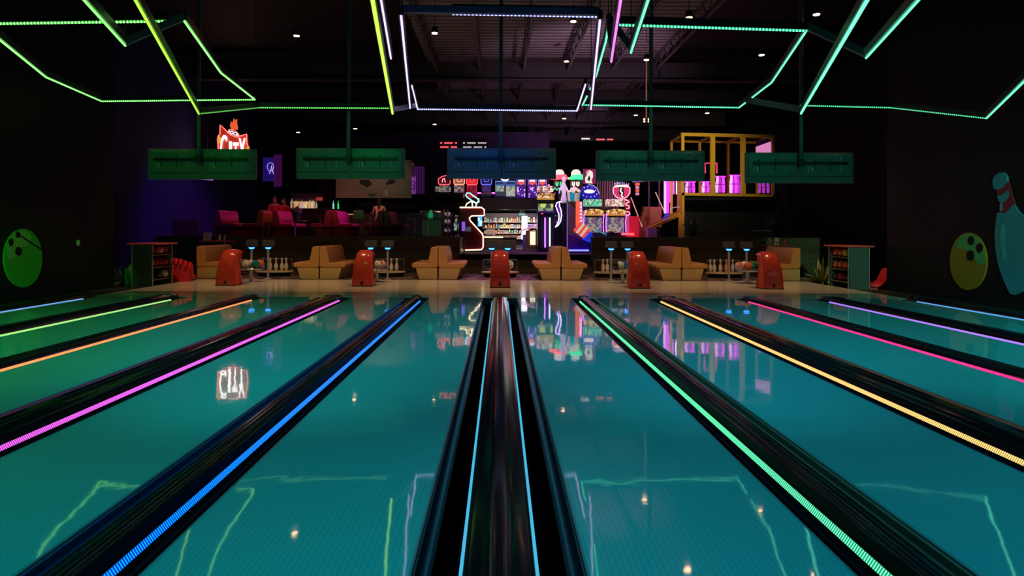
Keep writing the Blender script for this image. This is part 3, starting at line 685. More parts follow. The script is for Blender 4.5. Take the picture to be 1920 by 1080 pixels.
for i, (a, b, py) in enumerate(((290, 480, 279), (555, 759, 278), (838, 1042, 278), (1118, 1320, 282), (1397, 1578, 286))):
    yy = 14.4
    cx = XX((a + b) / 2, yy) if i not in (0, 4) else (XX(480, yy) - 1.22 if i == 0 else XX(1397, yy) + 1.22)
    make_display(cx, yy, ZZ(py, yy, (a + b) / 2), 'pair of ceiling-hung monitors seen from behind, ' + ['leftmost', 'second from the left', 'middle', 'second from the right', 'rightmost'][i])

# ------------------------------------------------------------------ ceiling LED sculpture
LEDC = {'green': ((0.35, 1.0, 0.25), (0.01, 0.6, 0.03), 2.4), 'lime': ((0.5, 1.0, 0.08), (0.10, 0.7, 0.0), 2.6), 'teal': ((0.22, 1.0, 0.55), (0.0, 0.6, 0.2), 2.4),
        'lavender': ((0.8, 0.65, 1.0), (0.35, 0.2, 0.9), 2.4), 'white': ((0.75, 0.8, 1.0), (0.15, 0.15, 0.8), 2.3), 'magenta': ((1.0, 0.25, 1.0), (0.6, 0.02, 0.7), 2.3)}
def led_line(t, pts, col, r=0.013, chan=0.11, per=22.0, dim=1.0, out=None):
    """an LED run with its black channel above it"""
    V = [PZ(*p) for p in pts]
    s, c = G(), G()
    for a, b in zip(V, V[1:]):
        s.tube([a, b], r, k=6)
        d = (b - a).normalized(); side = d.cross(Vector((0, 0, 1))).normalized()
        for sgn in (1,):
            off = side * 0.03
            o = c.add([a + off + Vector((0, 0, 0.012)), b + off + Vector((0, 0, 0.012)), b + off + Vector((0, 0, chan)), a + off + Vector((0, 0, chan)),
                       a - off + Vector((0, 0, 0.012)), b - off + Vector((0, 0, 0.012)), b - off + Vector((0, 0, chan)), a - off + Vector((0, 0, chan))],
                      [(0, 1, 2, 3), (4, 7, 6, 5), (0, 4, 5, 1), (3, 2, 6, 7), (0, 3, 7, 4), (1, 5, 6, 2)])
    cc = LEDC[col]
    s.obj('led_strip', led_mat('ceiling_led_%s_%d_%d' % (col, per, dim * 10), cc[0], cc[1], cc[2] * dim, per), t)
    c.obj('channel', mat('led_channel', (0.03, 0.03, 0.035), 0.35), t)
def plain_beam(t, pts, w=0.10, m=None):
    c = G()
    V = [PZ(*p) for p in pts]
    for a, b in zip(V, V[1:]):
        d = (b - a).normalized(); side = d.cross(Vector((0, 0, 1))).normalized() * 0.03; u = Vector((0, 0, w))
        c.add([a + side, b + side, b + side + u, a + side + u, a - side, b - side, b - side + u, a - side + u], [(0, 1, 2, 3), (4, 7, 6, 5), (0, 4, 5, 1), (3, 2, 6, 7), (0, 3, 7, 4), (1, 5, 6, 2)])
    c.obj('beam', m or mat('led_beam_grey', (0.12, 0.125, 0.13), 0.35), t)
def hangers(t, pts):
    for p in pts:
        v = PZ(*p); G().bar(v + Vector((0, 0, 0.05)), Vector((v.x, v.y, 7.4)), 0.006, k=5).obj('hanger_wire', M_DARKMET, t)
def ledthing(label):
    return thing('led_ceiling_light', (0, 0, 0), label, 'ceiling light', 'geometric LED ceiling frames')
t = ledthing('green LED polygon frame hanging over the lanes at far left')
led_line(t, [(-300, 49, 4.0), (318, 40, 4.0)], 'green'); led_line(t, [(345, 39, 4.0), (414, 137, 4.05), (478, 187, 4.1)], 'green', per=40, dim=1.2)
led_line(t, [(478, 187, 4.1), (190, 190, 4.1)], 'green'); led_line(t, [(190, 190, 4.1), (86, 145, 3.9), (-140, -38, 3.7)], 'green', per=40, dim=1.1)
plain_beam(t, [(235, 86, 3.6), (345, 39, 4.0)]); hangers(t, [(190, 190, 4.1), (478, 187, 4.1), (345, 39, 4.0)])
t = ledthing('short green LED run left of the long diagonal, meeting the grey beam')
led_line(t, [(150, -8, 3.6), (235, 86, 3.6)], 'green', per=30); hangers(t, [(235, 86, 3.6)])
t = ledthing('long green diagonal LED run with dim return bar, left of the second monitors')
led_line(t, [(249, -8, 3.5), (373, 214, 3.5)], 'lime', per=34, dim=0.9); led_line(t, [(485, 202, 4.0), (730, 203, 4.0)], 'green', dim=0.45)
led_line(t, [(376, 213, 3.52), (485, 202, 4.0)], 'green', dim=0.25, per=50); hangers(t, [(373, 214, 3.5), (485, 202, 4.0)])
t = ledthing('bright lime LED run ending left of the central rectangle')
led_line(t, [(697, -8, 3.46), (736, 213, 3.46)], 'lime', per=34, dim=1.1, r=0.02); plain_beam(t, [(736, 210, 3.5), (778, 202, 4.0)]); hangers(t, [(736, 213, 3.46)])
t = ledthing('short lavender LED run between lime run and central rectangle')
led_line(t, [(713, -8, 3.9), (733, 110, 3.9)], 'lavender', per=24); hangers(t, [(733, 110, 3.9)])
t = ledthing('central rectangular LED frame of white and lavender runs')
led_line(t, [(752, 30, 3.7), (769, 203, 3.7)], 'lavender', per=24); led_line(t, [(848, 26, 3.9), (1120, 31, 3.9)], 'white', dim=0.8)
plain_beam(t, [(750, 24, 3.85), (1124, 29, 3.85)], 0.08, mat('blue_anodised_channel', (0.1, 0.12, 0.3), 0.3))
led_line(t, [(772, 160, 4.2), (783, 205, 4.0)], 'lavender', per=60, dim=1.1); led_line(t, [(783, 205, 4.0), (1082, 208, 4.0)], 'white')
led_line(t, [(1082, 208, 4.0), (1098, 158, 4.2)], 'lavender', per=60, dim=1.1); led_line(t, [(1125, 38, 3.7), (1108, 205, 3.7)], 'lavender', per=24)
hangers(t, [(752, 30, 3.7), (769, 203, 3.7), (1125, 38, 3.7), (1108, 205, 3.7)])
t = ledthing('broken teal LED run crossing the right side of the central rectangle')
led_line(t, [(1141, 50, 4.0), (1136, 78, 4.0), (1117, 145, 4.0)], 'teal', per=50); led_line(t, [(1101, 180, 4.1), (1092, 198, 4.1)], 'teal', per=50); plain_beam(t, [(1141, 42, 4.0), (1146, 90, 3.6)]); 
plain_beam(t, [(1141, 42, 4.0), (1182, 99, 3.6)], 0.14); led_line(t, [(1106, 168, 4.1), (1109, 164, 4.1)], 'teal', per=50); hangers(t, [(1141, 50, 4.0)])
t = ledthing('magenta LED run right of the central rectangle')
led_line(t, [(1165, -8, 3.6), (1146, 116, 3.6)], 'magenta', per=24); hangers(t, [(1146, 116, 3.6)])
t = ledthing('short teal LED run beside the magenta run')
led_line(t, [(1218, -8, 3.6), (1183, 99, 3.6)], 'teal', per=34); hangers(t, [(1183, 99, 3.6)])
t = ledthing('teal LED polygon frame above the fourth monitors')
led_line(t, [(1160, 47, 4.0), (1512, 58, 4.0)], 'teal', dim=0.8); led_line(t, [(1512, 58, 4.0), (1447, 155, 4.05), (1386, 202, 4.1)], 'teal', per=50)
led_line(t, [(1386, 202, 4.1), (1096, 197, 4.1)], 'teal', dim=0.8); plain_beam(t, [(1514, 57, 4.0), (1624, 108, 3.6)]); hangers(t, [(1512, 58, 4.0), (1386, 202, 4.1)])
t = ledthing('long teal diagonal LED run with return bar towards the yellow frame')
led_line(t, [(1631, -8, 3.5), (1502, 213, 3.5)], 'teal', per=34, r=0.018); led_line(t, [(1500, 198, 4.0), (1670, 202, 4.0), (1850, 222, 3.4)], 'teal', dim=0.4)
led_line(t, [(1850, 222, 3.4), (2060, 16, 3.25)], 'teal', per=34); plain_beam(t, [(1400, 193, 4.0), (1502, 211, 3.52)], 0.12); hangers(t, [(1502, 213, 3.5), (1670, 202, 4.0), (1850, 222, 3.4)])
t = ledthing('teal LED run at the upper right, apart from the long diagonal')
led_line(t, [(1730, -8, 3.5), (1624, 109, 3.5)], 'teal', per=34); hangers(t, [(1624, 109, 3.5)])

# ------------------------------------------------------------------ downlights
DL = [(556, 67, 16), (1292, 33, 14), (1075, 40, 16), (1062, 115, 20), (1212, 112, 18), (1428, 103, 17), (1531, 27, 14), (559, 248, 26), (666, 241, 26), (815, 233, 27), (1058, 222, 26), (1192, 216, 25), (1326, 212, 24), (815, 62, 16)]
DLB = ['near the left roof void', 'right of the teal diagonal', 'inside the central rectangle near its top', 'inside the central rectangle at right', 'on the thin pole right of the rectangle',
       'above the yellow play frame', 'at the upper right', 'above the second monitors at left', 'above the second monitors, right one', 'above the middle monitors at left', 'above the middle monitors at right',
       'just right of the rectangle bottom corner', 'above the yellow frame top rail', 'faint one in the dark roof']
dl0 = None
for i, ((px, py, Y), nm) in enumerate(zip(DL, DLB)):
    p = P(px, py, Y)
    if dl0 is None:
        dl0 = t = thing('ceiling_downlight', p, '', 'ceiling light', 'warm ceiling downlights')
        G().lathe([(0.055, 0.01), (0.075, 0.0), (0.08, 0.14), (0.02, 0.17)], k=16).obj('can', M_DARKMET, t, smooth=True)
        G().lathe([(0.07, -0.012), (0.07, 0.004), (0.05, 0.01)], k=16).obj('lens', glow('warm_lamp_lens', (1.0, 0.55, 0.25), 14), t, smooth=True)
        G().bar((0, 0, 0.16), (0, 0, 7.36 - 5.9), 0.008, k=5).obj('stem', M_DARKMET, t)
    else:
        t = copy_tree(dl0); t.location = p
    t['label'] = 'warm glowing ceiling downlight ' + nm

# ------------------------------------------------------------------ wall murals (thick cut-outs on the side walls)
def mural(side, name, label, outlines, cat='wall decoration'):
    """outlines: (part, [(px,py)...], material, thickness)"""
    XW = side * 9.3
    def onwall(px, py):
        dx, dy = unroll(px, py); Y = XW * F / dx; return (Y, H - dy * Y / F)
    t = thing(name, (0, 0, 0), label, cat)
    for i, (pn, pts, m, th) in enumerate(outlines):
        q = [onwall(*p) for p in pts]; a, b = XW - side * 0.001, XW - side * th
        G().prism(q, 'x', a - side * 0.0, b).obj(pn, m, t)
    return t
def ell(cx, cy, rx, ry, n=36, a0=0, a1=2 * PI): return [(cx + rx * math.cos(a0 + (a1 - a0) * k / n), cy + ry * math.sin(a0 + (a1 - a0) * k / n)) for k in range(n)]
M_MG = mat('mural_green', (0.01, 0.42, 0.01), 0.6); M_MG2 = mat('mural_light_green', (0.22, 0.5, 0.12), 0.6)
mural(-1, 'ball_mural', 'green bowling ball cut-out on the left wall', [('ball_shape', ell(41, 484, 36, 55), M_MG, 0.03),
      ('highlight', [(10, 465), (14, 448), (24, 436), (38, 431), (52, 437), (56, 450), (46, 463), (38, 462), (30, 480), (20, 487), (12, 486)], M_MG2, 0.035),
      ('finger_hole', ell(30, 440, 4.5, 6), M_BLACK, 0.04), ('finger_hole', ell(17, 454, 4.5, 7.5), M_BLACK, 0.04), ('finger_hole', ell(31, 471, 6, 8.5), M_BLACK, 0.04),
      ('seam_line', [(33, 439), (77, 468), (77, 471), (32, 442)], M_BLACK, 0.038)])
M_MO = mat('mural_olive', (0.40, 0.22, 0.01), 0.6); M_MO2 = mat('mural_mint', (0.10, 0.42, 0.14), 0.6)
mural(1, 'ball_mural', 'olive green bowling ball cut-out on the right wall beside the pin', [('ball_shape', ell(1818, 490, 34.5, 54), M_MO, 0.03),
      ('highlight', [(1796, 455), (1806, 442), (1822, 438), (1838, 448), (1848, 468), (1851, 490), (1846, 497), (1836, 494), (1826, 478), (1812, 468), (1798, 466)], M_MO2, 0.035),
      ('finger_hole', ell(1824, 451, 6, 8.5), M_BLACK, 0.04), ('finger_hole', ell(1840, 465, 6, 9), M_BLACK, 0.04), ('finger_hole', ell(1823, 479, 7, 10), M_BLACK, 0.04)])
M_PT = mat('mural_pale_teal', (0.02, 0.28, 0.42), 0.6); M_PT2 = mat('mural_pale_highlight', (0.04, 0.40, 0.50), 0.6); M_PR = mat('mural_dark_red', (0.30, 0.015, 0.03), 0.6)
mural(1, 'pin_mural', 'tall tilted bowling pin cut-out with red bands on the right wall', [
      ('body_shape', [(1872, 399), (1888, 399), (1903, 382), (1912, 396), (1935, 418), (1960, 440), (1968, 480), (1950, 520), (1925, 545), (1905, 553), (1896, 550), (1884, 525), (1874, 495), (1869, 465), (1868, 435)], M_PT, 0.03),
      ('neck_shape', [(1871, 352), (1881, 348), (1893, 340), (1898, 360), (1905, 382), (1890, 398), (1876, 399), (1878, 380), (1873, 366)], M_PR, 0.031),
      ('collar_shape', [(1873, 367), (1882, 366), (1894, 356), (1896, 366), (1890, 376), (1880, 381), (1876, 378)], M_PT, 0.034),
      ('head_shape', [(1864, 342), (1866, 333), (1874, 325), (1884, 323), (1891, 330), (1892, 342), (1884, 351), (1872, 356), (1866, 352)], M_PT, 0.034),
      ('highlight', [(1881, 420), (1887, 423), (1886, 460), (1889, 485), (1884, 487), (1879, 462), (1878, 438)], M_PT2, 0.035),
      ('highlight', [(1878, 383), (1883, 381), (1883, 394), (1879, 397)], M_PT2, 0.035)])
# small wall sconces seen as pale dots
for (px, py, lab, X) in ((146, 455, 'small pale switch plate on the left wall near the cut-out', -9.3),):
    dx, dy = unroll(px, py); Y = X * F / dx
    t = thing('switch_plate', (X, Y, H - dy * Y / F), lab, 'switch'); G().box(0, 0.02, -0.04, 0.04, -0.06, 0.06).obj('plate', mat('pale_plate', (0.5, 0.6, 0.6), 0.4), t)
    G().box(0.02, 0.03, -0.01, 0.01, -0.02, 0.02).obj('toggle', M_WHITE, t)

# ------------------------------------------------------------------ raised floors, steps, knee walls
ZC, ZL = 0.57, 1.12
struct(G().box(-1.3, 11.2, 21.42, YF, -0.35, ZC).obj('floor.007', M_CARPET2))
struct(G().box(-11.2, -1.32, 21.05, YF, -0.35, ZL).obj('floor.008', mat('dining_floor', (0.05, 0.035, 0.03), 0.4)))
t = thing('steps', (0, 0, 0), 'dark plank steps up to the arcade behind the middle red hood', 'steps')
for k in range(3):
    G().box(-1.3, 2.98, 20.8 + 0.31 * k, 21.45, 0.19 * k if k else -0.1, 0.19 * (k + 1)).obj('step', M_STEP, t, bevel=0.01)
    G().box(-1.3, 2.98, 20.79 + 0.31 * k, 20.84 + 0.31 * k, 0.19 * (k + 1), 0.19 * (k + 1) + 0.008).obj('nosing', mat('step_nosing', (0.25, 0.2, 0.18), 0.4, 0.3), t)
struct(G().box(-11.2, -1.32, 20.9, 21.06, -0.1, 1.13).obj('wall_left.002', M_WOODWALL))
struct(G().box(2.98, 11.2, 20.9, 21.06, -0.1, 1.13).obj('wall_right.002', M_WOODWALL))
struct(G().box(-11.2, -1.28, 20.86, 21.10, 1.13, 1.165).obj('trim_1', mat('brown_ledge', (0.2, 0.12, 0.07), 0.4)))
struct(G().box(2.94, 11.2, 20.86, 21.10, 1.13, 1.165).obj('trim_2', mat('brown_ledge', (0.2, 0.12, 0.07), 0.4)))
# balcony over the prize shop
struct(G().box(-6.0, 3.2, 27.0, 33.0, 2.30, 2.72).obj('slab_balcony', M_BLACK)) if False else None
bal = G().box(-6.0, 2.6, 27.0, 34.0, 2.28, 2.74).obj('wall_balcony', M_DARKWALL); struct(bal)
struct(G().box(-6.0, 2.6, 34.0, 34.2, ZC, 6.6).obj('wall_back.001', mat('arcade_back_wall', (0.05, 0.03, 0.10), 0.7)))
struct(G().box(-9.6, -5.0, 33.5, 33.7, ZL, 6.4).obj('wall_back.002', mat('dining_back_wall', (0.06, 0.02, 0.12), 0.7)))

# ------------------------------------------------------------------ arcade: builders
def panel(t, name, px0, px1, py0, py1, Y, m, d=0.06, parent=None, bevel=0.0):
    """a lit or plain panel filling a window of the view at distance Y, given real thickness d"""
    a, b = P(px0, py1, Y), P(px1, py0, Y); L = (parent or t)
    o = t.location
    return G().box(a.x - o.x, b.x - o.x, Y - d / 2 - o.y, Y + d / 2 - o.y, a.z - o.z, b.z - o.z).obj(name, m, L, bevel=bevel)
def neon(t, name, pts, Y, m, r=0.022, closed=False, parent=None):
    o = t.location
    return G().tube([P(px, py, Y) - o for px, py in pts], r, k=6, closed=closed).obj(name, m, parent or t)
def base_at(px, Y, z): return (XX(px, Y), Y, z)
N_WARM = glow('neon_warm_white', (1.0, 0.78, 0.42), 3.2); N_PUR = glow('neon_purple', (0.5, 0.12, 1.0), 3.0); N_MAG = glow('neon_magenta', (0.95, 0.12, 0.95), 3.0)
N_RED = glow('neon_red', (1.0, 0.06, 0.08), 2.6); N_PINK = glow('neon_pink', (1.0, 0.25, 0.38), 2.6); N_BLUE = glow('neon_blue', (0.12, 0.15, 1.0), 3.0)
N_CYAN = glow('neon_cyan', (0.25, 0.8, 1.0), 2.2); N_GRN = glow('neon_green', (0.05, 1.0, 0.3), 1.6); N_WHT = glow('neon_white', (1.0, 0.88, 1.0), 2.6)
N_LAV = glow('neon_lavender', (0.75, 0.5, 1.0), 2.6); G_SOFT = glow('white_lit_panel', (1.0, 0.9, 0.95), 1.6); G_CREAM = glow('cream_lit_panel', (1.0, 0.85, 0.6), 1.2)
BUL = glow('warm_bulbs', (1.0, 0.7, 0.4), 4.0)
M_PURB = mat('purple_cabinet', (0.10, 0.02, 0.30), 0.3); M_REDB = mat('dark_red_cabinet', (0.22, 0.012, 0.02), 0.35); M_DKB = mat('black_cabinet', (0.015, 0.012, 0.02), 0.3)
M_STRIPE = plank_material('striped_column', (0.02, 0.02, 0.03), (0.22, 0.2, 0.24), 0.05, 0.4, 'X')
A_BURG = art_mat('food_marquee_art', [(0.9, 0.6, 0.15), (0.5, 0.12, 0.02), (0.9, 0.8, 0.6), (0.15, 0.05, 0.02), (0.8, 0.35, 0.05)], 17, 0.9, 1.0)
A_MARQ = art_mat('pink_marquee_art', [(0.9, 0.75, 0.6), (0.6, 0.25, 0.2), (0.95, 0.85, 0.8), (0.25, 0.05, 0.06), (0.7, 0.45, 0.35)], 15, 0.9, 2.0)
A_GRN = art_mat('green_marquee_art', [(0.05, 0.4, 0.25), (0.15, 0.8, 0.55), (0.02, 0.15, 0.12), (0.7, 0.8, 0.5), (0.1, 0.6, 0.3)], 15, 0.8, 3.0)
A_PRZ = art_mat('prize_window_art', [(0.5, 0.4, 0.6), (0.2, 0.1, 0.3), (0.7, 0.6, 0.6), (0.5, 0.2, 0.3), (0.1, 0.12, 0.3), (0.7, 0.6, 0.3)], 17, 0.5, 4.0)
A_SCR = art_mat('game_screen_art', [(0.1, 0.25, 0.08), (0.8, 0.75, 0.2), (0.05, 0.08, 0.05), (0.3, 0.4, 0.25)], 6, 0.8, 5.0)

# red kiosk with a warm neon outline and a twisted neon figure on top
Y = 23.2; t = thing('neon_kiosk', base_at(886, Y, ZC), 'dark red kiosk outlined in warm white neon with a neon twist on top', 'arcade kiosk')
out = [(862, 389), (903, 389), (908, 393), (908, 404), (884, 405), (880, 409), (882, 414), (904, 438), (906, 444), (906, 463), (903, 468), (862, 468)]
o = t.location
G().prism([((P(a, b, Y) - o).x, (P(a, b, Y) - o).z) for a, b in out], 'y', -0.05, 0.75).obj('body', M_REDB, t)
neon(t, 'neon_outline', out[:11] + [(872, 469)], Y - 0.07, N_WARM, 0.022)
neon(t, 'neon_twist', [(873, 366), (875, 362), (881, 362), (887, 367), (896, 373), (898, 379), (894, 381), (885, 376), (876, 370)], Y - 0.05, N_CYAN, 0.022, True)
neon(t, 'neon_twist', [(873, 387), (875, 382), (884, 377), (893, 381), (898, 377), (897, 372)], Y + 0.02, N_WARM, 0.02)
neon(t, 'neon_twist', [(885, 376), (886, 388)], Y, N_WARM, 0.02); neon(t, 'neon_twist', [(892, 387), (894, 382)], Y, N_WARM, 0.02)
panel(t, 'poster', 866, 872, 416, 433, Y - 0.08, glow('violet_poster', (0.25, 0.12, 0.9), 0.9), 0.03); panel(t, 'poster', 873, 883, 425, 434, Y - 0.08, mat('grey_poster', (0.3, 0.3, 0.4), 0.5, emit=(0.3, 0.3, 0.4), strength=0.15), 0.03)
panel(t, 'ticket_bin', 863, 872, 449, 468, Y - 0.2, mat('grey_bin', (0.2, 0.2, 0.22), 0.4), 0.2)
# tall racks left of the kiosk
t = thing('display_rack', base_at(842, 22.6, ZC), 'tall pink-lit display rack at the left end of the steps', 'rack')
for a in (832, 839): G().bar(Vector((XX(a, 22.6), 22.6, 0)) - Vector((t.location.x, t.location.y, 0)), Vector((XX(a, 22.6), 22.6, ZZ(392, 22.6))) - t.location, 0.02, k=8).obj('post', mat('pink_lit_chrome', (0.6, 0.4, 0.5), 0.3, 0.8), t)
panel(t, 'backboard', 832, 846, 398, 440, 22.75, mat('rack_board', (0.2, 0.06, 0.14), 0.5), 0.05); panel(t, 'shelf', 830, 847, 441, 444, 22.6, mat('rack_shelf', (0.5, 0.15, 0.3), 0.4), 0.35)
for k, (a, b) in enumerate(((398, 404), (412, 418), (428, 434))): panel(t, 'poster', 834, 844, a, b, 22.68, art_mat('rack_art_%d' % k, [(0.6, 0.3, 0.4), (0.1, 0.05, 0.1), (0.7, 0.6, 0.6)], 14, 0.35, k), 0.03)
t = thing('vending_pillar', base_at(857, 23.6, ZC), 'narrow dark vending pillar with pale window between rack and red kiosk', 'vending machine')
panel(t, 'body', 850, 862, 400, 470, 23.6, M_DKB, 0.5); panel(t, 'window', 851, 860, 417, 433, 23.34, art_mat('vend_window', [(0.25, 0.35, 0.33), (0.5, 0.5, 0.5), (0.05, 0.08, 0.08)], 16, 0.8, 3), 0.03)
panel(t, 'header', 853, 859, 404, 416, 23.34, art_mat('vend_head', [(0.8, 0.3, 0.1), (0.6, 0.5, 0.5), (0.1, 0.05, 0.05)], 16, 0.5, 9), 0.03)
for a in (855, 860): neon(t, 'edge_light', [(a, 440), (a, 468)], 23.33, glow('dim_violet', (0.3, 0.2, 0.7), 0.5), 0.012)

# prize shop: lit shelving with a crowd of toys, counter, sign panels
YS = 29.5; t = thing('prize_shelving', base_at(955, YS, ZC), 'long dark prize shelving at the back under the balcony', 'shelving')
g = G(); o = t.location
panel(t, 'back_panel', 905, 1008, 400, 462, YS + 0.25, mat('shop_back', (0.02, 0.012, 0.025), 0.6), 0.05)
panel(t, 'plinth', 905, 1008, 460, 465, YS, mat('shop_back', (0.02, 0.012, 0.025), 0.6), 0.45)
for py in (416, 427, 437, 447): panel(t, 'shelf', 905, 1008, py, py + 1.2, YS, mat('shop_shelf', (0.25, 0.2, 0.18), 0.5), 0.4)
rnd = random.Random(11)
PAL = [((0.75, 0.2, 0.12), 'red'), ((0.85, 0.65, 0.2), 'yellow'), ((0.12, 0.4, 0.8), 'blue'), ((0.2, 0.65, 0.25), 'green'), ((0.8, 0.7, 0.6), 'cream'), ((0.45, 0.15, 0.6), 'purple'), ((0.75, 0.4, 0.15), 'orange'), ((0.25, 0.3, 0.4), 'slate'), ((0.75, 0.45, 0.5), 'pink')]
lamp('shop_light', 'SPOT', (0.2, 27.4, 2.2), 260, (1.0, 0.8, 0.6), (0.5, 29.8, 1.3), 0.1, 120, 0.9)
lamp('shop_light', 'SPOT', (1.4, 27.4, 2.2), 200, (0.9, 0.7, 0.9), (1.4, 29.8, 1.3), 0.1, 120, 0.9)
TOY = {}
for r, (py, hh) in enumerate(((416, 9), (427, 8.5), (437, 8), (447, 7.5))):
    k = 0; px = 908.0
    while px < 1006:
        wpx = rnd.uniform(3.2, 6.2)
        col, cn = PAL[rnd.randrange(len(PAL))]; h = rnd.uniform(0.55, 0.95) * hh * YS / F; w = wpx * YS / F * 0.9
        x = XX(px + wpx / 2, YS - 0.05); z = ZZ(py, YS, px)
        m = mat('toy_' + cn, col, 0.5)
        if rnd.random() < 0.45:
            key = ('plush', cn)
            if key not in TOY:
                g = G(); g.ball((0, 0, 0.36), 0.36, 10, (1, 0.8, 1)); g.ball((0, 0, 0.78), 0.24, 10); g.ball((-0.18, 0, 0.98), 0.09, 6); g.ball((0.18, 0, 0.98), 0.09, 6)
                q = g.obj('plush_toy', m, smooth=180); TOY[key] = q
            else: q = TOY[key].copy(); COL.objects.link(q)
            q.location = (x, YS - 0.05, z); q.scale = (w * 1.2, 0.16, h)
            tag(q, '%s plush toy, %s item along the %s prize shelf' % (cn, ORD[k], ('top', 'second', 'third', 'lowest')[r]), 'toy', 'toys on the prize shelves')
        else:
            key = ('box', cn)
            if key not in TOY:
                g = G(); g.box(-0.5, 0.5, -0.5, 0.5, 0, 1); q = g.obj('toy_box', m); TOY[key] = q
                G().box(-0.35, 0.35, -0.53, -0.5, 0.3, 0.8).obj('printed_front', art_mat('toy_print', [(0.8, 0.7, 0.6), (0.1, 0.1, 0.2), (0.6, 0.3, 0.2)], 9, 0.25, 2.0), q)
            else: q = copy_tree(TOY[key])
            q.location = (x, YS - 0.05, z); q.scale = (w, 0.22, h)
            tag(q, '%s toy box, %s item along the %s prize shelf' % (cn, ORD[k], ('top', 'second', 'third', 'lowest')[r]), 'box', 'toys on the prize shelves')
        px += wpx + 0.3; k += 1
t = thing('prize_counter', base_at(945, 26.5, ZC), 'dark prize counter with a warm glowing edge line', 'counter')
panel(t, 'body', 906, 968, 445, 468.2, 26.6, mat('counter_front', (0.05, 0.03, 0.03), 0.4), 0.5); panel(t, 'counter_top', 904, 970, 441.5, 443.5, 26.5, mat('counter_top', (0.3, 0.2, 0.15), 0.3), 0.7)
neon(t, 'edge_light', [(908, 444.6), (943, 444.6)], 26.2, N_WARM, 0.02)
t = thing('register', base_at(917, 26.3, ZZ(441.5, 26.3)), 'pale cash register screen on the prize counter', 'cash register'); panel(t, 'screen', 912, 928, 431, 440, 26.3, mat('register_grey', (0.5, 0.45, 0.4), 0.4), 0.05); panel(t, 'stand', 918, 922, 439, 441.5, 26.35, M_DKB, 0.1)
t = thing('blue_sign', base_at(900, 27.2, ZZ(425, 27.2)), 'bright blue sign panel hanging right of the red kiosk', 'sign'); panel(t, 'sign_face', 896, 904, 405, 424, 27.2, art_mat('blue_sign_art', [(0.05, 0.35, 0.9), (0.4, 0.7, 1.0), (0.02, 0.2, 0.7), (0.05, 0.35, 0.9)], 7, 1.5, 1), 0.06); panel(t, 'hanger', 899, 901, 391.5, 405, 27.2, M_DKB, 0.03)
t = thing('lit_banner', base_at(984, 27.0, ZC), 'tall white glowing banner panel in the prize shop doorway', 'banner'); panel(t, 'lit_face', 978, 989, 405, 449, 26.6, glow('banner_white', (0.95, 0.85, 1.0), 2.0), 0.06); panel(t, 'foot', 980, 987, 440, 468.2, 26.56, N_BLUE if False else mat('blue_box', (0.05, 0.05, 0.4), 0.4), 0.1)
t = thing('teal_lamp_sign', base_at(978, 27.5, ZZ(404, 27.5)), 'tiny teal glowing sign above the white banner', 'sign')
panel(t, 'mount', 974, 984, 391.5, 399, 27.4, M_DKB, 0.05)
for a in (975, 979, 983): neon(t, 'letter_tube', [(a + 1.2 * math.cos(q), 401.5 + 1.6 * math.sin(q)) for q in [k * PI / 4 for k in range(8)]], 27.3, glow('teal_small', (0.1, 0.7, 0.7), 1.2), 0.01, True)
# wooden game with lit front and slanted top
Y = 24.6; t = thing('light_game', base_at(995, Y, ZC), 'brown game booth with glowing cream front and slanted pink roof edge', 'arcade machine')
panel(t, 'body', 986, 1006, 432, 466, Y, mat('brown_game', (0.22, 0.10, 0.04), 0.5), 0.6); panel(t, 'lit_front', 994, 1004, 434, 459, Y - 0.33, G_CREAM, 0.04); neon(t, 'roof_edge', [(976, 433), (1004, 423)], Y - 0.35, glow('dull_pink', (0.8, 0.35, 0.6), 0.8), 0.03)

def food_machine(cx, w, y_marq, y_sub, y_scr, Y, bot, label, art, side_neon=True, legs=False):
    t = thing('food_game', base_at(cx, Y, ZC), label, 'arcade machine', 'arcade machines with food marquees')
    panel(t, 'cabinet', cx - w, cx + w, y_sub[0], bot, Y + 0.35, M_DKB, 0.7)
    panel(t, 'marquee', cx - w, cx + w - 2, y_marq[0], y_marq[1], Y - 0.05, art, 0.3, bevel=0.03)
    o = t.location; a, b = P(cx - w, y_sub[0], Y - 0.1) - o, P(cx + w, y_sub[1], Y - 0.1) - o
    n = 12; hgt = a.z - b.z; g = G()
    pts = [(a.x + (b.x - a.x) * k / n, a.z - hgt * 0.35 * abs(k / n * 2 - 1) ** 2.5) for k in range(n + 1)]
    g.prism(pts + [(b.x, b.z), (a.x, b.z)], 'y', -0.35, -0.05); g.obj('canopy', A_BURG, t)
    panel(t, 'trim_band', cx - w, cx + w, y_sub[1], y_sub[1] + 2.2, Y - 0.2, mat('gold_band', (0.6, 0.35, 0.05), 0.3, emit=(0.8, 0.5, 0.08), strength=0.35), 0.3)
    panel(t, 'window', cx - w + 2, cx + w - 2, y_scr[0], y_scr[1], Y - 0.05, A_SCR if legs else A_PRZ, 0.1)
    panel(t, 'control_panel', cx - w, cx + w, y_scr[1], y_scr[1] + 3, Y - 0.15, M_PURB, 0.5)
    if side_neon:
        for sx in (cx - w, cx + w + 1): neon(t, 'side_light', [(sx + 1.5, y_sub[1] - 1), (sx, y_scr[0] + 8), (sx + 0.8, y_scr[1])], Y - 0.4, N_PUR, 0.018)
    return t
t = food_machine(1023, 16, (349, 360), (362, 372), (382, 396), 23.8, 473, 'arcade machine with two food marquees left of the curved neon panel', A_MARQ, False, True)
for a in (1022, 1031): neon(t, 'leg_light', [(a, 408), (a, 464)], 23.4, N_PUR if a == 1022 else N_LAV, 0.025)
panel(t, 'side_pillar', 1034, 1062, 384, 468, 24.3, M_DKB, 0.6)
neon(t, 'joystick_bulb', [(1016.6, 400), (1016.6, 401.5)], 23.2, N_RED, 0.04)
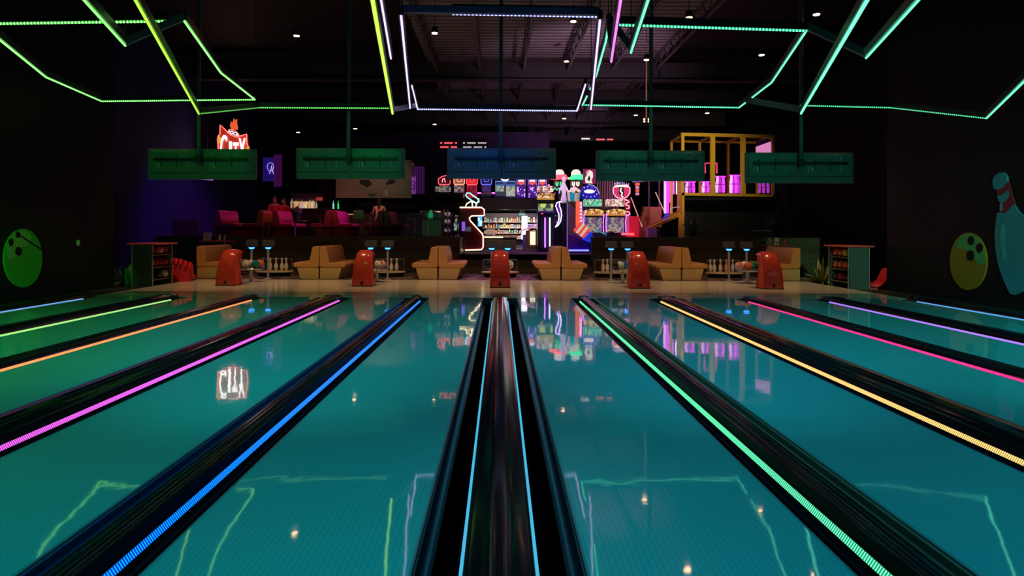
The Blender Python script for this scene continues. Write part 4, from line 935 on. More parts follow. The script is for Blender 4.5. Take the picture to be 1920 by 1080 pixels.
food_machine(1112, 18, (374, 387), (392, 402), (408, 436), 24.2, 472, 'arcade machine with green and cream food marquee right of the popcorn tower', A_GRN)
food_machine(1154, 18, (374, 387), (392, 402), (408, 436), 24.2, 472, 'arcade machine with red and cream food marquee below the hexagonal sign', A_MARQ)
# curved neon side panel
Y = 23.3; t = thing('curved_neon_game', base_at(1048, Y, ZC), 'tall dark game with two parallel S-curved lavender neon tubes', 'arcade machine')
c1 = [(1051, 378), (1044, 380), (1042, 386), (1045, 394), (1048, 402), (1048, 412), (1045, 420), (1042, 425)]
c2 = [(1054, 376), (1049, 380), (1049, 386), (1052, 394), (1053, 404), (1051, 415), (1047, 422), (1041, 426)]
neon(t, 'neon_tube', c1, Y - 0.05, N_LAV, 0.02); neon(t, 'neon_tube', c2, Y - 0.05, N_LAV, 0.02)
o = t.location; q = [P(a, b, Y) - o for a, b in c1 + c2[::-1]]; G().prism([(v.x, v.z) for v in q], 'y', 0.0, 0.15).obj('curved_panel', M_PURB, t)
panel(t, 'tower', 1052, 1064, 380, 468, Y + 0.3, M_DKB, 0.6)
for k in range(3): neon(t, 'panel_light', [(1043.5 - (k == 1) * 1.5, 392 + 12 * k), (1043.5 - (k == 1) * 1.5, 393 + 12 * k)], Y - 0.08, N_BLUE, 0.02)
# white figure standing on it
t = thing('cartoon_statue', base_at(1057, 23.2, ZZ(380, 23.2)), 'white and lavender statue figure on top of the curved neon game', 'statue')
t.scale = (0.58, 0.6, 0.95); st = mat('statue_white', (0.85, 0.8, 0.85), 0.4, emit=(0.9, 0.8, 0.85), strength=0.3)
g = G(); g.lathe([(0.16, 0.0), (0.20, 0.12), (0.13, 0.35), (0.17, 0.55), (0.14, 0.70), (0.06, 0.76)], k=14); g.obj('body', st, t, smooth=180)
G().ball((0, 0, 0.88), 0.13, 14).obj('head', st, t, smooth=180)
g = G(); g.tube([(0.13, 0, 0.62), (0.24, -0.05, 0.45), (0.28, -0.12, 0.25)], [0.05, 0.045, 0.04], k=8); g.obj('arm', st, t, smooth=180)
g = G(); g.tube([(-0.13, 0, 0.62), (-0.26, -0.05, 0.52), (-0.30, -0.12, 0.36)], [0.05, 0.045, 0.04], k=8); g.obj('arm', st, t, smooth=180)
# two giant caps over green and yellow letter pieces
for cx, brim, leg, nm in ((1049.0, N_RED, N_GRN, 'red brim and green lit pieces below'), (1080, N_GRN, BUL, 'green brim and yellow lit pieces below')):
    Y = 25.6; t = thing('cap_sign', base_at(cx, Y, ZZ(358, Y)), 'giant white cap sign with ' + nm, 'sign')
    o = t.location; c = P(cx, 327, Y) - o
    G().lathe([(0.001, 0.20), (0.12, 0.18), (0.19, 0.08), (0.20, -0.04), (0.19, -0.10)], (c.x, 0, c.z), 18).obj('crown_dome', glow('cap_white', (0.95, 0.85, 0.8), 1.0), t, smooth=180)
    b = P(cx, 334.5, Y) - o; pts = [(0.40 * math.cos(q), 0.28 * math.sin(q)) for q in [2 * PI * k / 20 for k in range(20)]]
    g = G(); g.prism([(b.x + p, r) for p, r in pts], 'z', b.z - 0.03, b.z + 0.03); g.obj('brim', brim, t)
    g = G(); g.prism([(b.x - 0.30, b.z), (b.x + 0.32, b.z), (b.x + 0.24, b.z + 0.14), (b.x - 0.16, b.z + 0.12)], 'y', -0.22, 0.10); g.obj('band', brim, t)
    for dx in (-4.5, 3.5):
        neon(t, 'lit_piece', [(cx + dx - 1.8, 341), (cx + dx - 1.6, 347), (cx + dx, 348.5), (cx + dx + 1.6, 347), (cx + dx + 1.8, 341)], Y, leg, 0.022)
    if cx < 1060: neon(t, 'lit_letters', [(1036, 353), (1038, 356), (1041, 352), (1044, 356.5), (1047, 353), (1051, 356), (1055, 354), (1058, 356)], Y, N_GRN, 0.02)
    panel(t, 'support', cx - 3, cx + 3, 336, 469, Y + 0.12, M_DKB, 0.1); panel(t, 'backing', cx - 11, cx + 12, 338, 358, Y + 0.2, mat('cap_backing', (0.08, 0.01, 0.06), 0.5), 0.05)
# popcorn tower
Y = 22.9; t = thing('popcorn_tower', base_at(1086, Y, ZC), 'tall purple game tower topped by a giant popcorn bucket', 'arcade machine')
panel(t, 'cabinet', 1064, 1108, 440, 471, Y + 0.3, M_PURB, 0.8, bevel=0.02); panel(t, 'striped_column', 1064, 1079, 366, 440, Y + 0.2, M_STRIPE, 0.5)
panel(t, 'red_column', 1079, 1088, 378, 424, Y, glow('red_column_light', (1.0, 0.12, 0.06), 0.95), 0.35)
neon(t, 'edge_light', [(1090, 378), (1091, 400), (1091, 425)], Y - 0.05, N_MAG, 0.02); neon(t, 'base_light', [(1063, 469.5), (1104, 469.5)], Y - 0.15, N_BLUE, 0.03); neon(t, 'side_light', [(1063.5, 380), (1063.5, 468)], Y - 0.1, glow('dim_lavender', (0.5, 0.3, 0.9), 0.6), 0.012)
g = G(); o = t.location
for k in range(7): g.ball(P(1088.5, 382 + 6.5 * k, Y - 0.2) - o, 0.022, 8)
g.obj('bulb_row', BUL, t)
c = P(1076, 362, Y) - o
for k in range(8):
    a0, a1 = 2 * PI * k / 8, 2 * PI * (k + 1) / 8; g = G(); g2 = []
    for a in (a0, (a0 + a1) / 2, a1):
        for r, z in ((0.20, -0.30), (0.245, 0.0)): g2.append((c.x + r * math.cos(a), r * math.sin(a), c.z + z))
    g.add(g2 + [(c.x, 0, c.z - 0.30), (c.x, 0, c.z)], [(0, 2, 3, 1), (2, 4, 5, 3), (0, 6, 2), (2, 6, 4), (1, 3, 7), (3, 5, 7)])
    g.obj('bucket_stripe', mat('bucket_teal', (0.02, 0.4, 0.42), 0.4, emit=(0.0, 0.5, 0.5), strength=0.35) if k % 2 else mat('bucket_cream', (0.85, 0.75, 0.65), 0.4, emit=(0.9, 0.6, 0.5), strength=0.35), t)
g = G(); rnd = random.Random(4)
for k in range(46):
    a = rnd.uniform(0, 2 * PI); r = rnd.uniform(0, 0.24); g.ball((c.x + r * math.cos(a), r * math.sin(a), c.z + 0.02 + (0.26 - r) * 0.55 + rnd.uniform(0, 0.04)), rnd.uniform(0.035, 0.055), 6)
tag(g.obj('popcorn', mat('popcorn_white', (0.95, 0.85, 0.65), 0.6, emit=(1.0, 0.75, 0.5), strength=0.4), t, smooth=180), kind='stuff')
M = Matrix.Translation(P(1091, 431, Y - 0.35) - o) @ Matrix.Rotation(math.radians(38), 4, 'Y')
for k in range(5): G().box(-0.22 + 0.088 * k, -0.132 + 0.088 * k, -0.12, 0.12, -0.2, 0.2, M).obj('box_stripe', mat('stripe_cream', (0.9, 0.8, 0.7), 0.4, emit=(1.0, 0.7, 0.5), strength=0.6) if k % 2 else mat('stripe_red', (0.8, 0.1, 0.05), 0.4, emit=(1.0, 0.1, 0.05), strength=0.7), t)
M = Matrix.Translation(P(1100, 441, Y - 0.35) - o) @ Matrix.Rotation(math.radians(140), 4, 'Y')
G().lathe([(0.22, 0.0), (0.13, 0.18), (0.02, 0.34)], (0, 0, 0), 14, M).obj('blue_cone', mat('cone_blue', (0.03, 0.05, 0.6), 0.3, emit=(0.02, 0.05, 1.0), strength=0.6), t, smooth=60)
# skull-like poster figure and blue domed game
Y = 25.0; t = thing('domed_game', base_at(1108, Y, ZZ(373, Y)), 'dark blue domed game with cream oval and white bulbs behind the popcorn tower', 'arcade machine')
o = t.location; pts = [P(a, b, Y) - o for a, b in [(1092, 373), (1091, 358), (1095, 349), (1103, 345), (1112, 346), (1119, 351), (1123, 361), (1124, 373)]]
G().prism([(v.x, v.z) for v in pts], 'y', 0, 0.4).obj('dome', mat('navy_dome', (0.02, 0.02, 0.4), 0.3, emit=(0.01, 0.01, 0.6), strength=0.25), t)
c = P(1105, 359, Y) - o; G().prism([(c.x + 0.21 * math.cos(q), c.z + 0.075 * math.sin(q)) for q in [2 * PI * k / 20 for k in range(20)]], 'y', -0.03, 0.0).obj('oval_panel', glow('oval_cream', (1.0, 0.75, 0.7), 1.3), t)
neon(t, 'arch_tube', [(1104, 346), (1113, 348), (1120, 354), (1124, 364)], Y - 0.05, glow('dim_white', (0.6, 0.55, 0.7), 0.7), 0.018)
g = G()
for a, b in ((1096, 352), (1102, 350), (1110, 351), (1117, 357), (1119, 364), (1094, 366), (1100, 369), (1108, 369), (1115, 368)): g.ball(P(a, b, Y - 0.05) - o, 0.014, 6)
g.obj('bulb_dots', glow('bulb_white', (0.9, 0.9, 1.0), 2.5), t)
panel(t, 'plinth', 1092, 1124, 373, 469.5, Y + 0.3, M_DKB, 0.5)
t = thing('figure_sign', base_at(1104, 25.2, ZZ(346, 25.2)), 'white striped figure sign on a dark pink board above the domed game', 'sign')
panel(t, 'board', 1093, 1117, 317, 345, 25.35, mat('pink_board', (0.25, 0.02, 0.08), 0.5, emit=(0.3, 0.02, 0.1), strength=0.2), 0.06)
o = t.location; 
for nm_, pts_, m_ in (('figure_shape', [(1098, 343), (1097, 334), (1101, 327), (1100, 321), (1105, 319), (1111, 322), (1112, 331), (1109, 338), (1111, 344)], glow('figure_cream', (0.95, 0.9, 0.75), 0.9)), ('dark_patch', [(1101, 337), (1104, 329), (1107, 334), (1105, 340)], M_DKB), ('pink_patch', [(1098, 325), (1100, 320), (1104, 320), (1103, 325)], glow('patch_pink', (0.9, 0.3, 0.3), 0.8))):
    q = [P(a, b, 25.3) - o for a, b in pts_]; yy = 25.3 - o.y - (0.0 if nm_ == 'figure_shape' else 0.03); G().prism([(v.x, v.z) for v in q], 'y', yy - 0.02, yy + 0.02).obj(nm_, m_, t)
# hexagonal sign
Y = 24.6; t = thing('hexagon_sign', base_at(1165, Y, ZZ(373, Y)), 'pink hexagonal lit sign with arched lettering and white ribbon', 'sign'); o = t.location
hx = [(1150, 352), (1154, 348), (1164, 347), (1176, 347), (1181, 352), (1181, 362), (1176, 369), (1168, 373), (1156, 370), (1150, 362)]
q = [P(a, b, Y) - o for a, b in hx]; G().prism([(v.x, v.z) for v in q], 'y', 0.0, 0.12).obj('sign_face', glow('hexagon_pink', (0.8, 0.03, 0.12), 0.8), t)
neon(t, 'neon_outline', hx, Y - 0.03, N_PINK, 0.018, True)
G().prism([((P(a, b, Y) - o).x, (P(a, b, Y) - o).z) for a, b in [(1161, 350), (1169, 350), (1170, 362), (1168, 369), (1162, 368), (1160, 360)]], 'y', -0.02, 0.0).obj('dark_inset', M_DKB, t)
neon(t, 'white_ribbon', [(1165, 353), (1163, 358), (1167, 362), (1165, 366), (1168, 370)], Y - 0.06, N_WHT, 0.022); neon(t, 'top_light', [(1153, 350), (1160, 349), (1172, 349), (1178, 350)], Y - 0.05, N_WARM, 0.025)
for k, ch_ in enumerate('POMCELLE'):
    a = (k - 3.5) / 3.5; v = P(1165 + 13 * a, 343.5 + 2.2 * a * a, Y) - o
    text('sign_letter', ch_, glow('letter_lilac', (0.6, 0.55, 1.0), 1.3), t, (v.x, -0.05, v.z), 0.10, (PI / 2, a * 0.25, 0))
neon(t, 'pink_squiggle', [(1171, 374), (1177, 376), (1180, 379), (1174, 381), (1173, 384), (1179, 386), (1180, 390), (1174, 392), (1173, 396), (1180, 398), (1181, 402), (1175, 405)], Y - 0.1, N_PINK, 0.022)
panel(t, 'squiggle_board', 1171, 1182, 373, 406, Y + 0.02, M_REDB, 0.08)
# slatted wall, red stage panel, stair
t = thing('slatted_screen', base_at(1135, 26.4, ZC), 'tall greyish slatted screen behind the food machines', 'screen'); panel(t, 'backing', 1118, 1160, 337, 468.3, 26.5, mat('screen_backing', (0.10, 0.08, 0.08), 0.6), 0.05)
for k in range(9): panel(t, 'slat', 1119 + 4.6 * k, 1121.5 + 4.6 * k, 337, 400, 26.42, mat('slat_grey', (0.4, 0.36, 0.33), 0.5) if k != 3 else mat('slat_gold', (0.7, 0.42, 0.1), 0.4), 0.06)
t = thing('red_game', base_at(1186, 23.6, ZC), 'glossy red lit game panel beside the stair', 'arcade machine'); panel(t, 'body', 1176, 1196, 406, 472.5, 23.8, mat('glossy_red_panel', (0.6, 0.02, 0.03), 0.25, emit=(0.9, 0.02, 0.08), strength=0.25), 0.6, bevel=0.03); panel(t, 'control_panel', 1166, 1188, 437, 441, 23.3, N_RED, 0.2)
neon(t, 'bulb', [(1155.5, 435), (1155.5, 436.5)], 23.0, N_RED, 0.05)
t = thing('staircase', base_at(1205, 24.5, ZC), 'brown wooden stair block with pink lit handrails beside the yellow frame', 'stairs'); o = t.location
for k in range(7): panel(t, 'tread', 1190 + 2.5 * k, 1226, 442 - 9 * k, 452 - 9 * k, 24.4 + 0.3 * k, mat('stair_brown', (0.30, 0.09, 0.04), 0.5), 0.32)
for a, b in (((1183, 370), (1204, 425)), ((1229, 360), (1247, 400))): neon(t, 'handrail', [a, b], 24.0, glow('rail_pink', (1.0, 0.4, 0.4), 0.8), 0.018)
for a in (1200, 1218): neon(t, 'rail_post', [(a, 410), (a, 438)], 24.0, mat('post_brown', (0.4, 0.15, 0.1), 0.4), 0.02)
t = thing('steel_gantry', base_at(1222, 27.2, ZC), 'dark violet steel frame behind the stair', 'frame')
for a in (1217, 1236): neon(t, 'post', [(a, 335), (a, 467)], 27.2, mat('violet_steel', (0.12, 0.04, 0.22), 0.4), 0.04)
neon(t, 'rail', [(1187, 340), (1250, 338)], 27.2, mat('violet_steel', (0.12, 0.04, 0.22), 0.4), 0.05)
t = thing('striped_lamp', base_at(1195, 25.0, ZZ(370, 25.0)), 'red and white striped hanging lamp left of the stair', 'lamp'); 
for k in range(4): panel(t, 'lamp_shade', 1192 - (k == 0), 1198 + (k == 0), 343 + 6 * k, 348 + 6 * k, 25.0, glow('lamp_red', (1.0, 0.12, 0.08), 0.8) if k % 2 == 0 else glow('lamp_pink', (0.9, 0.3, 0.5), 0.7), 0.16, bevel=0.02)
neon(t, 'arm', [(1186, 341), (1196, 340), (1206, 340)], 25.0, glow('violet_arm', (0.4, 0.15, 0.7), 0.5), 0.03)
t = thing('low_display', base_at(1140, 22.6, ZC), 'teal slanted display with dark round piece at the front of the arcade', 'display'); neon(t, 'slanted_panel', [(1117, 431), (1137, 440)], 22.5, mat('teal_metal', (0.05, 0.45, 0.45), 0.3, emit=(0.05, 0.5, 0.5), strength=0.4), 0.03)
panel(t, 'cabinet', 1112, 1160, 436, 474.5, 22.8, mat('display_cab', (0.06, 0.05, 0.08), 0.4), 0.3); c = P(1146, 437, 22.55) - t.location; G().ball((c.x, c.y, c.z), 0.09, 12, (1.3, 1, 0.8)).obj('round_piece', M_DKB, t, smooth=180)
# balcony row of machines
YB = 27.6; ZB = 2.74
t = thing('balcony_light_line', (0, 0, 0), 'thin magenta light line running along the balcony back', 'light')
panel(t, 'foot', 958, 959.5, 362, 373.2, YB + 1.0, M_DKB, 0.1); neon(t, 'light_tube', [(885, 362), (957, 362)], YB + 1.0, N_MAG, 0.03); neon(t, 'light_tube', [(990, 362.5), (1041, 362.5)], YB + 1.0, N_MAG, 0.03)
neon(t, 'upright_tube', [(916, 346), (916, 371)], YB + 0.7, N_MAG, 0.04); neon(t, 'upright_tube', [(1029, 346), (1029, 371)], YB + 0.7, N_MAG, 0.04)
BR = [(833, 11, 'red', N_RED, 'arched dark red game with neon outline'), (861, 10, 'salmon', glow('neon_salmon', (1.0, 0.35, 0.2), 1.6), 'salmon game with square neon frame'), (885, 10, 'scarlet', N_RED, 'bright red game with square neon frame'),
      (912, 10, 'indigo', glow('neon_indigo', (0.15, 0.2, 1.0), 1.2), 'indigo game with bracket neon frame')]
for i, (cx, w, nm, nn, lab) in enumerate(BR):
    t = thing('balcony_game', base_at(cx, YB, ZB), lab + ' on the balcony', 'arcade machine', 'arcade machines on the balcony')
    bodym = {0: mat('b_red', (0.1, 0.01, 0.02), 0.4), 1: mat('b_salmon', (0.5, 0.2, 0.15), 0.4, emit=(0.5, 0.2, 0.2), strength=0.3), 2: mat('b_scarlet', (0.6, 0.02, 0.04), 0.4, emit=(0.9, 0.02, 0.04), strength=0.4), 3: mat('b_indigo', (0.03, 0.02, 0.2), 0.4)}[i]
    panel(t, 'cabinet', cx - w + 1, cx + w - 1, 334, 372, YB + 0.3, bodym, 0.6)
    fr = [(cx - w, 335), (cx - w, 344), (cx - w + 2, 346), (cx + w - 2, 346), (cx + w, 344), (cx + w, 335)]
    if i == 0: fr = [(cx + 4, 329), (cx - 4, 331), (cx - w, 335), (cx - w, 343), (cx - w + 2, 346), (cx + w - 2, 346), (cx + w, 344), (cx + w, 338)]
    neon(t, 'neon_frame', fr, YB - 0.08, nn, 0.018)
    if i != 0: neon(t, 'inner_neon', [(cx - 4, 335), (cx - 4, 340), (cx + 4, 340), (cx + 4, 335)], YB - 0.08, nn, 0.016)
    else:
        neon(t, 'inner_neon', [(cx - 4, 342), (cx - 3, 336), (cx, 334), (cx + 2, 342)], YB - 0.08, N_PINK, 0.016)
    panel(t, 'window', cx - w + 2, cx + w - 2, 348, 360, YB - 0.03, art_mat('bal_win_%d' % i, [(0.35, 0.3, 0.3), (0.1, 0.05, 0.1), (0.5, 0.35, 0.3), (0.2, 0.1, 0.15)] if i < 2 else ([(0.4, 0.01, 0.03), (0.2, 0.0, 0.02)] if i == 2 else [(0.02, 0.02, 0.15), (0.1, 0.02, 0.2)]), 12, 0.6, i), 0.04)
    panel(t, 'control_panel', cx - w, cx + w, 361, 364, YB - 0.2, mat('b_panel', (0.15, 0.05, 0.15), 0.4), 0.3)
    if i == 0: panel(t, 'wide_canopy', cx - 17, cx + 12, 350, 359, YB - 0.15, art_mat('canopy_art', [(0.25, 0.2, 0.2), (0.5, 0.4, 0.3), (0.1, 0.06, 0.1)], 13, 0.5, 8), 0.3)
t = thing('twin_game', base_at(947, YB, ZB), 'blue framed twin game under a white crescent light on the balcony', 'arcade machine', 'arcade machines on the balcony')
panel(t, 'cabinet', 928, 967, 339, 372, YB + 0.3, mat('b_blue', (0.02, 0.05, 0.2), 0.4), 0.6)
for a, b in ((929, 945), (949, 966)):
    neon(t, 'blue_frame', [(a, 340), (b, 340), (b, 347), (a, 347)], YB - 0.06, glow('frame_blue', (0.15, 0.35, 0.9), 0.9), 0.018, True); panel(t, 'window', a, b, 349, 359 if a < 940 else 368, YB - 0.03, art_mat('twin_win', [(0.35, 0.5, 0.4), (0.6, 0.5, 0.2), (0.2, 0.3, 0.4), (0.6, 0.6, 0.5)], 14, 0.7, 3), 0.04)
o = t.location; q = [P(a, b, YB - 0.1) - o for a, b in [(938, 334), (942, 336), (948, 337), (952, 336), (956, 334), (952, 338.5), (947, 340), (942, 338.5)]]
G().prism([(v.x, v.z) for v in q], 'y', -0.13, -0.08).obj('crescent_light', N_WHT, t)
for i, cx in enumerate((977, 998, 1017)):
    t = thing('balcony_game', base_at(cx, YB, ZB), 'purple game with red and white lit face, %s of three on the balcony' % ('left', 'middle', 'right')[i], 'arcade machine', 'arcade machines on the balcony')
    panel(t, 'cabinet', cx - 9, cx + 8, 336, 372, YB + 0.3, mat('b_purple', (0.04, 0.01, 0.2), 0.4, emit=(0.05, 0.0, 0.4), strength=0.2), 0.6)
    panel(t, 'white_light', cx - 5, cx + 5, 337.5, 340, YB - 0.04, N_WHT, 0.05); q = [P(a, b, YB - 0.05) - t.location for a, b in [(cx - 6, 340.5), (cx + 6, 340.5), (cx + 4.5, 345), (cx, 347), (cx - 4.5, 345)]]
    G().prism([(v.x, v.z) for v in q], 'y', -0.08, -0.04).obj('red_face', glow('red_face', (1.0, 0.06, 0.04), 1.4), t)
    for sx in (cx - 8, cx + 8): neon(t, 'side_curve', [(sx, 337), (sx + (1.2 if sx < cx else -1.2), 342), (sx, 347)], YB - 0.05, glow('curve_violet', (0.5, 0.4, 1.0), 0.8), 0.012)
    g = G(); rr = random.Random(i + 20)
    for k in range(12): g.ball(P(cx + rr.uniform(-8, 8), rr.uniform(351, 370), YB - 0.04) - t.location, rr.uniform(0.02, 0.045), 6)
    g.obj('lit_bulbs', glow('bulb_violet', (0.6, 0.25, 1.0), 1.8), t)
# LED menu boards high at the back (partly behind the monitors)
for (a, b, py0, py1, m, lab, Y) in ((825, 858, 262, 277, N_RED, 'red LED menu line behind the left part of the middle monitors', 22.0), (868, 912, 262, 277, glow('menu_white', (0.8, 0.7, 0.75), 0.8), 'white LED menu line behind the middle monitors', 22.0), (1090, 1110, 257, 263, glow('menu_white2', (1.0, 0.8, 0.75), 1.4), 'white LED menu line right of the middle monitors', 23.0),
                                  (1118, 1151, 259, 264, glow('menu_red2', (1.0, 0.15, 0.12), 1.3), 'red LED menu line between the middle and fourth monitors', 23.0)):
    t = thing('led_menu_board', base_at((a + b) / 2, Y, ZZ(py1, Y)), lab, 'sign', 'LED menu boards'); panel(t, 'housing', a - 1, b + 1, py0 - 1, py1 + 1, Y + 0.06, M_DKB, 0.05)
    n = int((b - a) / 4)
    rows = 1 if py1 - py0 < 10 else 2
    g = G()
    for r in range(rows):
        yc = (py0 + py1) / 2 if rows == 1 else (275.8 if r == 0 else 268)
        for k in range(n):
            if (k * 7 + r) % 5 == 3: continue
            A_, B_ = P(a + 4 * k + 0.4, yc + 1.1, Y) - t.location, P(a + 4 * k + 3.6, yc - 1.1, Y) - t.location; g.box(A_.x, B_.x, -0.01, 0.02, A_.z, B_.z)
    g.obj('lit_text_line', m, t); hang(t, 0, 0.06)

# ------------------------------------------------------------------ yellow play frame with magenta tubes
YF0, YF1 = 23.6, 25.6
t = thing('play_structure', base_at(1350, YF0, ZC), 'tall yellow steel play frame with overhead rails behind the right monitors', 'play structure'); o = t.location
def rail(nm, a, Ya, b, Yb, r=0.055, m=None):
    A_, B_ = P(*a, Ya) - o, P(*b, Yb) - o; d = (B_ - A_).normalized(); g = G(); up = Vector((0, 0, 1)) if abs(d.z) < 0.9 else Vector((0, 1, 0)); sd = d.cross(up).normalized() * r; up = sd.cross(d).normalized() * r
    g.add([A_ + sd + up, A_ - sd + up, A_ - sd - up, A_ + sd - up, B_ + sd + up, B_ - sd + up, B_ - sd - up, B_ + sd - up], [(0, 1, 2, 3), (4, 7, 6, 5), (0, 4, 5, 1), (1, 5, 6, 2), (2, 6, 7, 3), (3, 7, 4, 0)]); g.obj(nm, m or M_YEL, t)
fp = [1280, 1336, 1393, 1449]
rail('top_rail', (1277, 252), YF0, (1451, 256), YF0, 0.06); rail('top_rail', (1258, 265), YF1 + 0.4, (1420, 267), YF1 + 0.4, 0.045)
rail('bottom_rail', (1277, 364), YF0, (1449, 367), YF0, 0.05)
for k, a in enumerate(fp): rail('post', (a, 252), YF0, (a, 366 if k else 445), YF0, 0.075 if k in (1, 2) else 0.05)
bp_ = [1259, 1312, 1365, 1420]
for a in bp_: rail('post', (a, 265), YF1 + 0.4, (a, 364), YF1 + 0.4, 0.045)
for a, b in zip(fp, bp_): rail('cross_rail', (a, 254), YF0, (b, 266), YF1 + 0.4, 0.04)
panel(t, 'platform_skirt', 1280, 1448, 368, 376, YF0 + 0.3, M_DKB, 0.5)
t = thing('lit_banner', base_at(1433, YF0, ZZ(290, YF0)), 'slanted pink glowing banner at the top right of the yellow frame', 'banner'); q = [P(a, b, YF0 + 0.3) - t.location for a, b in [(1418, 275), (1446, 265), (1446, 290), (1418, 292)]]
G().prism([(v.x, v.z) for v in q], 'y', 0.30, 0.35).obj('banner_face', glow('banner_pink', (0.75, 0.25, 0.55), 0.9), t); q = [P(a, b, YF0 + 0.3) - t.location for a, b in [(1418, 265), (1446, 257), (1446, 265), (1418, 275)]]
G().prism([(v.x, v.z) for v in q], 'y', 0.30, 0.35).obj('banner_top', M_PURB, t)
N_TUBE = glow('magenta_tube', (0.85, 0.04, 0.9), 1.5); N_TUBE2 = glow('bright_magenta_tube', (1.0, 0.35, 1.0), 1.5)
for k, (a, b, ya, yb) in enumerate(((1284, 1304, 340, 361), (1316, 1330, 340, 361), (1341, 1360, 330, 361), (1368, 1387, 328, 362), (1420, 1444, 340, 362))):
    Y = 24.6; t = thing('magenta_roller', base_at((a + b) / 2, Y, ZZ(yb, Y)), 'glowing magenta padded roller bay, %s in the yellow frame' % from_left(k), 'padded rollers', 'magenta roller bays'); o = t.location
    n = 3 if k != 3 else 4
    for j in range(n):
        x0 = a + (b - a) * (j + 0.5) / n; dim = k == 4
        G().tube([P(x0, yb, Y) - o, P(x0, (ya + yb) / 2, Y) - o, P(x0 + (1.5 if j == 0 else -1.0), ya + 1, Y) - o], [0.05, 0.058, 0.04], k=10).obj('roller', glow('dim_magenta', (0.4, 0.03, 0.45), 0.9) if dim else (N_TUBE2 if j == 0 else (N_TUBE if j % 2 == 0 else glow('shaded_magenta_tube', (0.7, 0.03, 0.8), 0.8))), t, smooth=True)  # bright and dark striping of the rollers put into their emission
    panel(t, 'top_band', a, b, ya, ya + 2.5, Y + 0.05, N_TUBE if k != 4 else M_PURB, 0.08)
    neon(t, 'tie_band', [(a, (ya + yb) / 2), (b, (ya + yb) / 2)], Y - 0.08, M_PURB, 0.012)
t = thing('square_neon_light', base_at(1333, 25.2, ZZ(325, 25.2)), 'red lit square frame above the magenta rollers', 'light'); neon(t, 'light_tube', [(1322, 325), (1322, 306), (1344, 306), (1344, 325)], 25.2, glow('dim_red', (0.9, 0.05, 0.15), 0.9), 0.035)
t = thing('magenta_pillar', base_at(1250, 24.0, ZC), 'tall bright magenta lit pillar at the top of the yellow slide', 'light pillar')
for a, m in ((1247, N_TUBE2), (1252, N_TUBE), (1256.5, N_TUBE)): neon(t, 'light_tube', [(a, 338), (a, 400 if a < 1256 else 380)], 24.0, m, 0.045)
t = thing('magenta_pillar', base_at(1265, 24.0, ZZ(368, 24.0)), 'short magenta lit pillar beside the yellow corner post', 'light pillar')
for a, m in ((1262, N_TUBE), (1270, N_WHT)): neon(t, 'light_tube', [(a, 338), (a, 364)], 24.0, m, 0.05)
# slide ramp
t = thing('yellow_ramp', base_at(1245, 23.3, ZC), 'yellow slanted ramp with side rails coming down from the frame', 'ramp'); o = t.location
rail('ramp_rail', (1216, 429), 22.8, (1275, 402), 23.4, 0.05); rail('ramp_rail', (1216, 425), 23.4, (1275, 396), 24.0, 0.04, mat('ochre', (0.5, 0.25, 0.05), 0.4)); rail('ramp_leg', (1230, 430), 22.8, (1230, 444), 22.8, 0.04); rail('ramp_leg', (1275, 402), 23.3, (1275, 446), 23.3, 0.05)
rail('yellow_post', (1259, 340), 23.9, (1259, 400), 23.9, 0.04); rail('orange_post', (1273, 340), 23.5, (1273, 400), 23.5, 0.06, mat('orange_brown', (0.5, 0.2, 0.06), 0.4))
panel(t, 'ramp_box', 1213, 1229, 427, 446, 22.9, mat('lilac_box', (0.35, 0.22, 0.45), 0.4), 0.4)
neon(t, 'guard_rail', [(1257, 402), (1257, 391), (1268, 388), (1274, 389)], 23.3, mat('pale_rail', (0.6, 0.55, 0.65), 0.3, emit=(0.6, 0.5, 0.8), strength=0.3), 0.015)
neon(t, 'blue_pad', [(1245, 412), (1249, 404), (1252, 401)], 23.2, mat('blue_pad', (0.05, 0.05, 0.6), 0.4, emit=(0.05, 0.05, 0.9), strength=0.3), 0.06)
panel(t, 'back_board', 1218, 1240, 388, 425, 24.6, mat('orange_board', (0.35, 0.13, 0.06), 0.5), 0.08)
t = thing('partition', base_at(1360, 24.5, ZC), 'black partition wall below the yellow frame', 'partition'); panel(t, 'board', 1277, 1450, 377, 446, 24.5, M_BLACK, 0.1); panel(t, 'top_trim', 1277, 1450, 375.5, 377, 24.45, M_DKB, 0.14)
make_plant(XX(1298, 22.6), 22.6, 1.165 - 0.0 if False else ZZ(442, 22.6), 30, 0.6, 'dim green plant at the foot of the yellow corner post', mat('dim_leaf', (0.08, 0.25, 0.14), 0.5), 8, wd=0.05)
make_plant(XX(1442, 23.4), 23.4, ZZ(436, 23.4), 24, 0.5, 'dim grey-green plant at the far right above the dark wall', mat('dim_leaf2', (0.08, 0.16, 0.13), 0.5), 9, wd=0.05)
t = thing('side_table', base_at(1428, 22.6, ZC), 'small table with a pale edge at right above the dark wall', 'table'); panel(t, 'tabletop', 1416, 1441, 432, 433.4, 22.6, mat('pale_top', (0.6, 0.55, 0.5), 0.4), 0.5); panel(t, 'leg', 1427, 1430, 433.4, 477, 22.6, M_DARKMET, 0.06)

